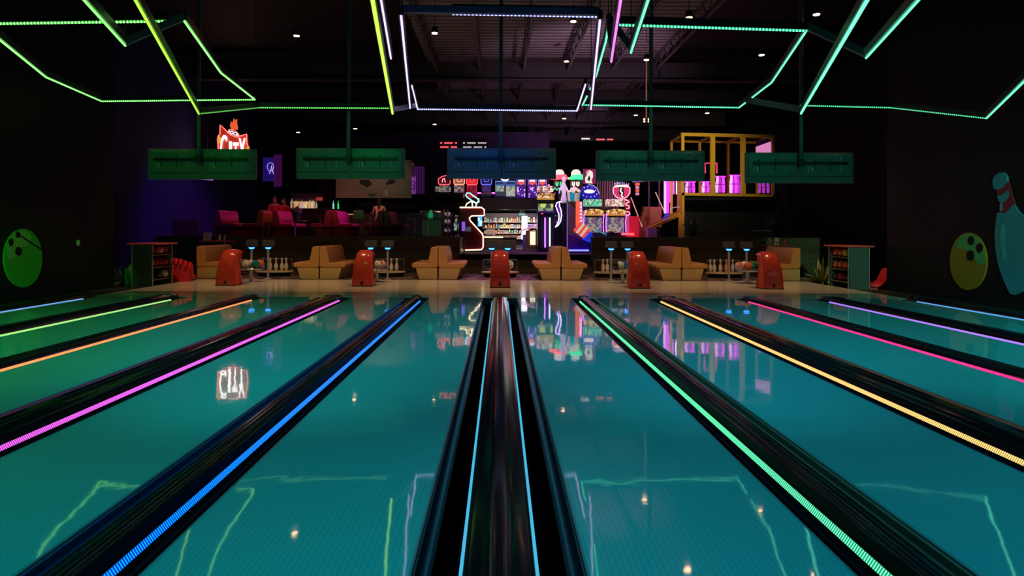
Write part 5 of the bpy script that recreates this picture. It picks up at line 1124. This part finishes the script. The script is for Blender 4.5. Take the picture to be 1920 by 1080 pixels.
# ------------------------------------------------------------------ raised dining zone on the left
M_RB = mat('red_vinyl', (0.55, 0.03, 0.12), 0.35); M_RBB = mat('dark_red_base', (0.16, 0.02, 0.03), 0.5); M_OB = mat('brown_vinyl', (0.42, 0.16, 0.05), 0.45)
YD = 22.2
for cx, sd, mt_, lab in ((421, (1,), M_RB, 'red booth seat in the dining zone, nearest the left wall'), (499, (1, ), M_OB, 'brown booth seat in the dining zone left of the two staff'), (516, (1,), M_RB, 'red booth seat in front of the two staff'),
                         (626, (-1, 1), M_RB, 'back-to-back red booth seat in front of the bar'), (722, (-1, 1), M_RB, 'back-to-back red booth seat beside the standing woman')):
    if cx == 421: cx = 408
    if cx == 499: cx = 500; sd = (-1,)
    make_booth(XX(cx, YD), YD - 0.3, ZL, sd, lab, 'booth seats in the dining zone', mt_, M_RBB, 1.5)
for cx, lab in ((553, 'white-topped dining table between the red booths'), (676, 'dining table with a tall white box on it'), (800, 'long dining table with grey cushion shapes')):
    t = thing('dining_table', base_at(cx, 21.45, ZL), lab, 'table', 'dining tables'); w = 0.34 if cx != 800 else 0.6
    zt = 0.62 if cx != 553 else 0.56
    G().box(-w, w, -0.26, 0.26, zt - 0.03, zt).obj('tabletop', mat('pale_laminate', (0.45, 0.36, 0.33), 0.35), t, bevel=0.01); G().bar((0, 0, 0), (0, 0, zt - 0.03), 0.03, k=8).obj('leg', M_STEEL, t); G().lathe([(0.2, 0), (0.2, 0.02), (0.04, 0.04)], k=14).obj('foot', M_STEEL, t)
make_plant(XX(556, 21.45), 21.45, ZL + 0.56, 16, 0.32, 'small greyish leafy centrepiece on the dining table', mat('grey_leaf', (0.35, 0.28, 0.28), 0.5), 21, pot=True, wd=0.05)
napkin(XX(672, 21.45), 21.45, ZL + 0.62, 'pale box napkin holder on the second dining table', 0.34, 0.26, mat('pale_box', (0.5, 0.48, 0.42), 0.5))
for cx, ww in ((798, 0.17), (813, 0.15)):
    g = G(); g.ball((0, 0, ww * 0.9), ww, 14, (1.2, 0.7, 0.9)); q = g.obj('cushion', mat('grey_cushion', (0.35, 0.28, 0.22), 0.7), smooth=180); q.location = (XX(cx, 21.45), 21.45, ZL + 0.62); tag(q, 'grey rounded cushion on the long dining table, %s one' % ('left' if cx < 800 else 'right'), 'cushion', 'cushions on the dining table')
# glass guard above the ledge
t = thing('guard_rail', (0, 21.0, 1.165), 'steel posts and glass guard on the dining zone ledge', 'railing')
gm, gn, gl, gb = nt('clear_guard_glass'); gb.inputs['Transmission Weight'].default_value = 1.0; gb.inputs['Roughness'].default_value = 0.02; gb.inputs['IOR'].default_value = 1.1; gb.inputs['Base Color'].default_value = (0.8, 0.9, 0.85, 1)
posts = [504, 600, 695, 762, 778, 858]
for a in posts: G().bar((XX(a, 21), 0, 0), (XX(a, 21), 0, 0.62), 0.016, k=8).obj('post', mat('dull_steel', (0.3, 0.25, 0.22), 0.4, 0.5), t)
for a, b in ((406, 504), (504, 600), (600, 695), (695, 762), (778, 858)): G().box(XX(a, 21) + 0.03, XX(b, 21) - 0.03, -0.006, 0.006, 0.03, 0.58).obj('glass_panel', gm, t)
G().bar((XX(762, 21), 0, 0.60), (XX(858, 21), 0, 0.60), 0.016, k=8).obj('rail', mat('dull_steel', (0.3, 0.25, 0.22), 0.4, 0.5), t)
t = thing('table_lamp_bar', base_at(816, 23.2, ZZ(400, 23.2)), 'warm horizontal light bar over the right end of the dining zone', 'light'); neon(t, 'light_tube', [(789, 397), (826, 397)], 23.2, glow('warm_dim', (0.9, 0.5, 0.35), 0.7), 0.025); hang(t, 0, 0, 0.05)
t = thing('green_screen', base_at(808, 23.8, ZL), 'green tinted partition behind the right dining tables', 'partition'); panel(t, 'board', 792, 832, 400, 442, 23.9, mat('green_board', (0.05, 0.07, 0.04), 0.5, emit=(0.03, 0.06, 0.03), strength=0.25), 0.06); panel(t, 'post', 828, 833, 396, 442, 23.85, M_OB, 0.1)
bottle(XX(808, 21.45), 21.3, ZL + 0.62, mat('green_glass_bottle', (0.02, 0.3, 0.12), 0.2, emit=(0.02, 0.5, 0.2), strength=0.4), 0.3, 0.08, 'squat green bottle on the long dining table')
# the bar
YR = 27.5; t = thing('bar_shelf', base_at(590, YR, ZL), 'backlit bar shelf behind the red booths', 'shelf'); 
panel(t, 'backlight_panel', 545, 592, 378, 391, YR + 0.2, glow('amber_backlight', (1.0, 0.55, 0.18), 0.7), 0.04); panel(t, 'upper_board', 545, 625, 362, 378, YR + 0.25, mat('bar_board', (0.05, 0.02, 0.06), 0.5), 0.05)
panel(t, 'shelf', 543, 622, 391, 393, YR, mat('bar_shelf_board', (0.1, 0.05, 0.03), 0.4), 0.4); panel(t, 'cabinet', 543, 628, 393, 440, YR + 0.1, mat('bar_cabinet', (0.04, 0.02, 0.02), 0.4), 0.4)
panel(t, 'red_display', 593, 607, 370, 376, YR - 0.1, glow('dim_red_display', (0.6, 0.05, 0.05), 0.5), 0.06); panel(t, 'bright_display', 612, 622, 369, 377, YR - 0.1, art_mat('display_art', [(0.8, 0.4, 0.3), (0.7, 0.1, 0.2), (0.8, 0.7, 0.5)], 9, 0.8, 5), 0.06)
rnd = random.Random(9)
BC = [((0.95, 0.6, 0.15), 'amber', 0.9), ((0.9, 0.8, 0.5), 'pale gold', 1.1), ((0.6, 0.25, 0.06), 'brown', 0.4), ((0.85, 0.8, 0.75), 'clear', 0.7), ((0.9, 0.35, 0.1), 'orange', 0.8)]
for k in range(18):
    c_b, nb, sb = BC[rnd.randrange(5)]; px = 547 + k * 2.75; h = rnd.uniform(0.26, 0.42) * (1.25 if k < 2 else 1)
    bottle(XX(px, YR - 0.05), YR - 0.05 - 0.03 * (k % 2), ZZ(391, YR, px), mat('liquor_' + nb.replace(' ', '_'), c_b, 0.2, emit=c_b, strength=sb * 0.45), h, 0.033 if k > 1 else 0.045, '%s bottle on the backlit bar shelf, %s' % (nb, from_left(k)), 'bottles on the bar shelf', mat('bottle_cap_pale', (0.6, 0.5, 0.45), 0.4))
for k, px in enumerate((625, 634)): bottle(XX(px, 26.5), 26.5, ZZ(392, 26.5, px), glow('green_lit_bottle', (0.03, 0.7, 0.15), 0.9) if k else glow('teal_lit_bottle', (0.2, 0.7, 0.6), 1.0), 0.34, 0.035, '%s lit bottle right of the bar shelf' % ('green' if k else 'pale teal'))
t = thing('bar_counter', base_at(660, 26.3, ZL), 'dark bar counter with warm edge strip', 'counter'); panel(t, 'body', 620, 710, 402, 440, 26.4, mat('bar_front', (0.06, 0.02, 0.03), 0.4), 0.5); panel(t, 'raised_shelf', 620, 640, 392, 403, 26.45, mat('bar_front', (0.06, 0.02, 0.03), 0.4), 0.4); panel(t, 'edge_strip', 648, 668, 401, 402.6, 26.1, glow('warm_strip', (0.9, 0.35, 0.2), 0.6), 0.04)
t = thing('purple_niche', base_at(508, 27.2, ZZ(350, 27.2)), 'purple lit niche with a neon mascot ring at the left', 'sign'); hang(t, 0, 0.12, 0.2); panel(t, 'niche_board', 493, 514, 295, 340, 27.3, mat('niche_violet', (0.05, 0.02, 0.3), 0.5, emit=(0.03, 0.01, 0.25), strength=0.35), 0.05)
neon(t, 'neon_ring', [(507 + 6 * math.cos(q), 313 + 8 * math.sin(q)) for q in [2 * PI * k / 16 for k in range(16)]], 27.2, glow('ring_violet', (0.35, 0.25, 1.0), 0.9), 0.018, True); neon(t, 'neon_mark', [(505, 326), (508, 318), (509, 310), (511, 320), (513, 326)], 27.2, glow('mark_lilac', (0.6, 0.5, 1.0), 0.8), 0.016)
t = thing('slatted_curtain', base_at(522, 27.0, ZZ(352, 27.0)), 'purple vertical slat curtain right of the neon ring', 'curtain')
hang(t, 0, 0.1, 0); panel(t, 'header', 513, 530, 288, 290, 27.1, M_DKB, 0.08)
for k in range(6): panel(t, 'slat', 514 + 2.6 * k, 515.6 + 2.6 * k, 290, 350, 27.1, mat('purple_slat', (0.22, 0.03, 0.35), 0.5, emit=(0.2, 0.02, 0.3), strength=0.15), 0.05)
t = thing('slatted_curtain', base_at(788, 27.4, ZZ(370, 27.4)), 'violet slatted strip panel left of the balcony games', 'curtain')
hang(t, 0, -0.1, 0.2)
for k in range(8): panel(t, 'slat', 773 + 3 * k, 774.6 + 3 * k, 312, 368, 27.3, mat('violet_slat', (0.22, 0.06, 0.3), 0.5, emit=(0.22, 0.03, 0.35), strength=0.2), 0.05)
panel(t, 'lit_figure', 772, 779, 330, 368, 27.25, art_mat('violet_figures', [(0.35, 0.05, 0.5), (0.1, 0.02, 0.2), (0.5, 0.15, 0.5)], 9, 0.5, 2), 0.04); panel(t, 'arch_top', 757, 776, 305, 311, 27.25, mat('rust_arch', (0.3, 0.08, 0.06), 0.5, emit=(0.3, 0.06, 0.05), strength=0.2), 0.06)
# tan mural with dark leaf shapes above the bar
t = thing('leaf_mural', base_at(700, 26.8, ZZ(370, 26.8)), 'long tan wall panel with dark leaf shapes above the bar', 'wall art'); o = t.location; hang(t, 0, 0.15, 1.0)
panel(t, 'tan_panel', 630, 772, 300, 371, 26.9, mat('mural_tan', (0.42, 0.32, 0.24), 0.6, noise=0.2, nscale=2), 0.06)
for k, pts_ in enumerate(([(674, 337), (692, 337), (697, 345), (688, 350), (676, 343)], [(722, 345), (730, 336), (742, 337), (736, 343)], [(690, 362), (700, 364), (706, 361), (700, 368), (692, 367)])):
    q = [P(a, b, 26.8) - o for a, b in pts_]; G().prism([(v.x, v.z) for v in q], 'y', 0.03, 0.06).obj('leaf_shape', mat('mural_dark_leaf', (0.03, 0.03, 0.025), 0.6) if k < 2 else mat('mural_green_leaf', (0.05, 0.16, 0.06), 0.6), t)
q = [P(a, b, 26.8) - o for a, b in [(722, 368), (721, 358), (724, 355), (726, 362), (729, 367)]]; G().prism([(v.x, v.z) for v in q], 'y', 0.03, 0.06).obj('white_shape', mat('mural_white', (0.8, 0.7, 0.55), 0.6), t)
lamp('added_person_fill', 'SPOT', (-4.8, 22.2, 4.2), 60, (1.0, 0.7, 0.5), (-4.6, 24.2, 2.3), 0.1, 50, 0.9)  # added warm spot to brighten the woman seen from behind
lamp('mural_light', 'SPOT', (-5.0, 25.2, 4.6), 22, (1.0, 0.8, 0.6), (-5.2, 26.9, 3.2), 0.1, 110, 0.9)
struct(G().box(-7.5, -1.6, 27.0, 33.6, 2.55, 2.9).obj('slab', M_DARKWALL))
# neon shield sign
Y = 23.5; t = thing('shield_sign', base_at(437, Y, ZZ(300, Y)), 'red neon shield sign with white letters partly hidden by the leftmost monitors', 'sign'); o = t.location
sh = [(408, 262), (409, 255), (412, 252), (413, 234), (422, 243), (432, 253), (445, 256), (455, 254), (462, 251), (463, 270), (466, 276), (465, 304), (438, 314), (411, 304)]
q = [P(a, b, Y) - o for a, b in sh]; G().prism([(v.x, v.z) for v in q], 'y', 0.02, 0.14).obj('shield', mat('shield_red', (0.35, 0.02, 0.02), 0.4, emit=(0.75, 0.05, 0.02), strength=0.32), t)
neon(t, 'neon_outline', sh, Y - 0.02, glow('shield_neon', (1.0, 0.12, 0.10), 2.2), 0.022, True)
neon(t, 'oval_ring', [(438.5 + 10 * math.cos(q) * 0.95 + 2.0 * math.sin(q), 250 + 6.2 * math.sin(q) + 3.4 * math.cos(q)) for q in [2 * PI * k / 20 for k in range(20)]], Y - 0.06, glow('shield_neon', (1.0, 0.12, 0.10), 2.2), 0.02, True)
q = [P(438.5 + 9 * math.cos(a) * 0.95 + 2.0 * math.sin(a), 250 + 5.4 * math.sin(a) + 3.2 * math.cos(a), Y) - o for a in [2 * PI * k / 20 for k in range(20)]]; G().prism([(v.x, v.z) for v in q], 'y', -0.04, 0.0).obj('oval_plate', M_DKB, t)
v = P(438.5, 250.3, Y) - o; text('oval_text', 'ROCK', glow('sign_white', (1.0, 0.9, 0.85), 3.0), t, (v.x, -0.06, v.z), 0.15, (PI / 2, math.radians(20), 0))
for ch_, a, zt_, h_ in (('C', 420.5, 256, 1.5), ('I', 433, 267, 1.3), ('T', 443, 269, 1.25), ('Y', 455, 261, 1.45)):
    v = P(a, zt_, Y) - o; text('sign_letter', ch_, glow('sign_white', (1.0, 0.9, 0.85), 3.0), t, (v.x, -0.05, v.z - h_ * 0.36), h_, (PI / 2, 0, 0), 0.02).scale = (0.26 if ch_ != 'I' else 0.6, 1, 1)
q = [P(a, b, Y) - o for a, b in [(434, 242), (431, 236), (433, 228), (436, 231), (438, 222), (440, 228), (443, 223), (443, 231), (445, 238), (444, 243)]]; G().prism([(v.x, v.z) for v in q], 'y', 0.0, 0.08).obj('flame_figure', glow('flame_red', (0.9, 0.12, 0.04), 0.9), t)
for a, b, hh in ((411, 262, 7), (465, 279, 4)):
    q = [P(a + 2.6 * math.cos(u), b + hh * math.sin(u), Y) - o for u in [2 * PI * k / 14 for k in range(14)]]; G().prism([(v.x, v.z) for v in q], 'y', -0.04, 0.02).obj('side_lamp', glow('side_amber', (0.9, 0.4, 0.05), 0.9), t)
hang(t, 0, 0.1, 0, 0.02)
t = thing('violet_wall_light', base_at(388, 22.4, ZZ(338, 22.4)), 'short violet light strip below the leftmost monitors', 'light'); neon(t, 'light_tube', [(375, 335), (399, 337)], 22.4, glow('violet_strip', (0.6, 0.2, 0.9), 0.8), 0.03); hang(t, 0, 0.02, 0.05)
# thin warm-lit pole with a four-lens spotlight head
t = thing('spotlight_pole', base_at(1211, 20.0, ZZ(228, 20.0)), 'thin hanging pole with a small cluster of warm lenses right of the central rectangle', 'ceiling light')
zt = 7.37 - t.location.z; G().bar((0, 0, 0.1), (0, 0, zt), 0.018, k=6).obj('pole', mat('brass_pole', (0.6, 0.35, 0.18), 0.35, 0.5, emit=(0.6, 0.3, 0.15), strength=0.10), t)
G().box(-0.12, 0.12, -0.03, 0.05, -0.02, 0.12).obj('lamp_head', M_DARKMET, t)
for a in (-0.07, 0.07):
    for b in (0.015, 0.085): G().lathe([(0.03, -0.012), (0.03, 0.01)], (a, -0.035, b), 10, Matrix.Rotation(PI / 2, 4, 'X')).obj('lens', glow('warm_lens_small', (1.0, 0.55, 0.25), 3.0), t)

# ------------------------------------------------------------------ people
SK = mat('skin', (0.62, 0.36, 0.24), 0.5)
def skinned(name, pts, edges, rad, m, parent, sub=1, root=0):
    me = bpy.data.meshes.new(name); me.from_pydata([tuple(p) for p in pts], edges, []); me.materials.append(m)
    o = bpy.data.objects.new(name, me); COL.objects.link(o); o.parent = parent
    o.modifiers.new('skin', 'SKIN'); l = me.skin_vertices[0].data
    for i, r in enumerate(rad): l[i].radius = (r, r * 0.9) if isinstance(r, float) else r
    l[root].use_root = True; s = o.modifiers.new('sub', 'SUBSURF'); s.levels = sub; s.render_levels = sub
    for p in me.polygons: p.use_smooth = True
    return o
def person(name_loc, rz, hgt, arms, top_m, leg_m, hair_m, label, lean=0.0, long_hair=False, cap=None, skin_back=False):
    t = thing('person', name_loc, label, 'person', None, rz); k = hgt / 1.72
    L = lambda y, z: (y + lean * max(0, z - 0.9))
    P_ = [(0, 0, .93), (0, L(0, 1.12), 1.12), (0, L(0, 1.32), 1.32), (0, L(0, 1.44), 1.44), (0, L(0, 1.50), 1.50)]
    R_ = [(.15, .11), (.13, .10), (.165, .11), (.12, .09), (.055, .055)]
    E_ = [(0, 1), (1, 2), (2, 3), (3, 4)]
    hands = []
    for sx, (el, wr) in zip((-1, 1), arms):
        b = len(P_); P_ += [(sx * .17, L(0, 1.42), 1.41), el, wr]; R_ += [(.06, .06), (.043, .043), (.03, .03)]; E_ += [(3, b), (b, b + 1), (b + 1, b + 2)]; hands.append((el, wr, sx))
        b = len(P_); P_ += [(sx * .10, 0, .86), (sx * .11, -.01, .48), (sx * .11, .02, .09), (sx * .11, -.13, .04)]; R_ += [(.09, .09), (.06, .06), (.042, .042), (.035, .03)]; E_ += [(0, b), (b, b + 1), (b + 1, b + 2), (b + 2, b + 3)]
    body = skinned('body', [tuple(c * k for c in p) for p in P_], E_, [(a * k, b * k) for a, b in R_], SK, t)
    # clothing: top follows torso and upper arms, trousers follow legs
    Pt = [P_[0], P_[1], P_[2], P_[3]]; Rt = [(.16, .12), (.145, .115), (.18, .125), (.13, .10)]; Et = [(0, 1), (1, 2), (2, 3)]
    for (el, wr, sx) in hands:
        b = len(Pt); mid = tuple((a + c) / 2 for a, c in zip((sx * .17, L(0, 1.42), 1.41), el)); Pt += [(sx * .17, L(0, 1.42), 1.41), mid if skin_back else el]; Rt += [(.072, .07), (.055, .055)]; Et += [(3, b), (b, b + 1)]
    skinned('shirt', [tuple(c * k for c in p) for p in Pt], Et, [(a * k, b * k) for a, b in Rt], top_m, t)
    Pl = [(0, 0, .93)]; Rl = [(.165, .125)]; El = []
    for sx in (-1, 1):
        b = len(Pl); Pl += [(sx * .10, 0, .84), (sx * .11, -.01, .48), (sx * .11, .02, .10)]; Rl += [(.10, .10), (.072, .07), (.055, .055)]; El += [(0, b), (b, b + 1), (b + 1, b + 2)]
    skinned('trousers', [tuple(c * k for c in p) for p in Pl], El, [(a * k, b * k) for a, b in Rl], leg_m, t)
    hc = Vector((0, L(0, 1.62) - 0.01, 1.62)) * k
    g = G(); g.ball(hc, 0.105 * k, 16, (0.85, 0.95, 1.15)); 
    g2 = G()
    g2.ball(Vector((0, 0, 0)), 0.105 * k, 16, (0.85, 0.95, 1.15)); g2.ball(Vector((0, -0.105 * k, -0.01 * k)), 0.016 * k, 8, (0.8, 1.2, 1.4))
    for sx in (-1, 1): g2.ball(Vector((sx * 0.09 * k, 0, 0)), 0.02 * k, 8, (0.5, 0.9, 1.4))
    hd = g2.obj('head', SK, t, smooth=180); hd.location = hc
    g3 = G()
    for sx in (-1, 1): g3.ball(Vector((sx * 0.034 * k, -0.092 * k, 0.012 * k)), 0.010 * k, 8)
    g3.obj('eyes', mat('eye_dark', (0.02, 0.015, 0.01), 0.3), hd, smooth=180)
    G().ball(Vector((0, -0.093 * k, -0.055 * k)), 0.02 * k, 8, (1.3, 0.4, 0.35)).obj('mouth', mat('lip', (0.4, 0.12, 0.1), 0.4), hd, smooth=180)
    gh = G(); gh.ball(Vector((0, 0.018 * k, 0.022 * k)), 0.115 * k, 16, (0.9, 0.92, 1.12))
    if long_hair:
        gh.tube([(0, 0.08 * k, 0.05 * k), (0, 0.13 * k, -0.06 * k), (0, 0.12 * k, -0.22 * k), (0, 0.10 * k, -0.32 * k)], [0.05 * k, 0.05 * k, 0.035 * k, 0.012 * k], k=10)
    h = gh.obj('hair', hair_m, hd, smooth=180)
    for (el, wr, sx) in hands:
        d = (Vector(wr) - Vector(el)).normalized(); side = d.cross(Vector((0, 0, 1))); side = side.normalized() if side.length > 0.1 else Vector((1, 0, 0)); w0 = Vector(wr)
        pp = [w0, w0 + d * .05, w0 + d * .085]; rr = [(.028, .02), (.036, .018), (.036, .016)]; ee = [(0, 1), (1, 2)]
        for j, (off, ln) in enumerate(((-.027, .06), (-.009, .07), (.009, .066), (.027, .05))):
            b = len(pp); p1 = w0 + d * .09 + side * off; pp += [p1, p1 + d * ln * .5 + Vector((0, 0, -.006)), p1 + d * ln * .9 + Vector((0, 0, -.02))]; rr += [(.009, .009), (.0085, .0085), (.007, .007)]; ee += [(2, b), (b, b + 1), (b + 1, b + 2)]
        b = len(pp); pp += [w0 + d * .04 + side * (-.04) * sx, w0 + d * .075 + side * (-.055) * sx]; rr += [(.011, .011), (.009, .009)]; ee += [(1, b), (b, b + 1)]
        skinned('hand', [tuple(q * k for q in p) for p in pp], ee, [(a * k, c * k) for a, c in rr], SK, t)
    return t
HAIR = mat('dark_hair', (0.02, 0.012, 0.01), 0.4); M_HOODIE = mat('red_hoodie', (0.75, 0.04, 0.04), 0.7); M_BT = mat('black_trousers', (0.015, 0.015, 0.02), 0.7)
lean_arms = [((-.24, -.12, 1.16), (-.10, -.36, 1.12)), ((.24, -.12, 1.16), (.10, -.36, 1.12))]
YP = 24.6
person((XX(516, YP), YP, ZZ(372, YP) - 1.70), 0.1, 1.70, lean_arms, M_HOODIE, M_BT, HAIR, 'person in a red hoodie leaning forward, left of the two behind the booth', -0.12)
person((XX(534, YP + .6), YP + .6, ZZ(375, YP + .6) - 1.66), -0.15, 1.66, lean_arms, M_HOODIE, M_BT, HAIR, 'person in a red hoodie leaning forward, right of the two behind the booth', -0.12)
person((XX(711, 24.2), 24.2, ZZ(375, 24.2) - 1.68), PI, 1.68, [((-.26, -.04, 1.16), (-.30, -.14, .98)), ((.26, -.08, 1.18), (.34, -.28, 1.20))], mat('dusty_pink_top', (0.75, 0.35, 0.32), 0.7), mat('grey_skirt', (0.08, 0.06, 0.07), 0.7), HAIR,
       'person with long dark hair in a dusty pink top, seen from behind', 0.0, True, None, True)
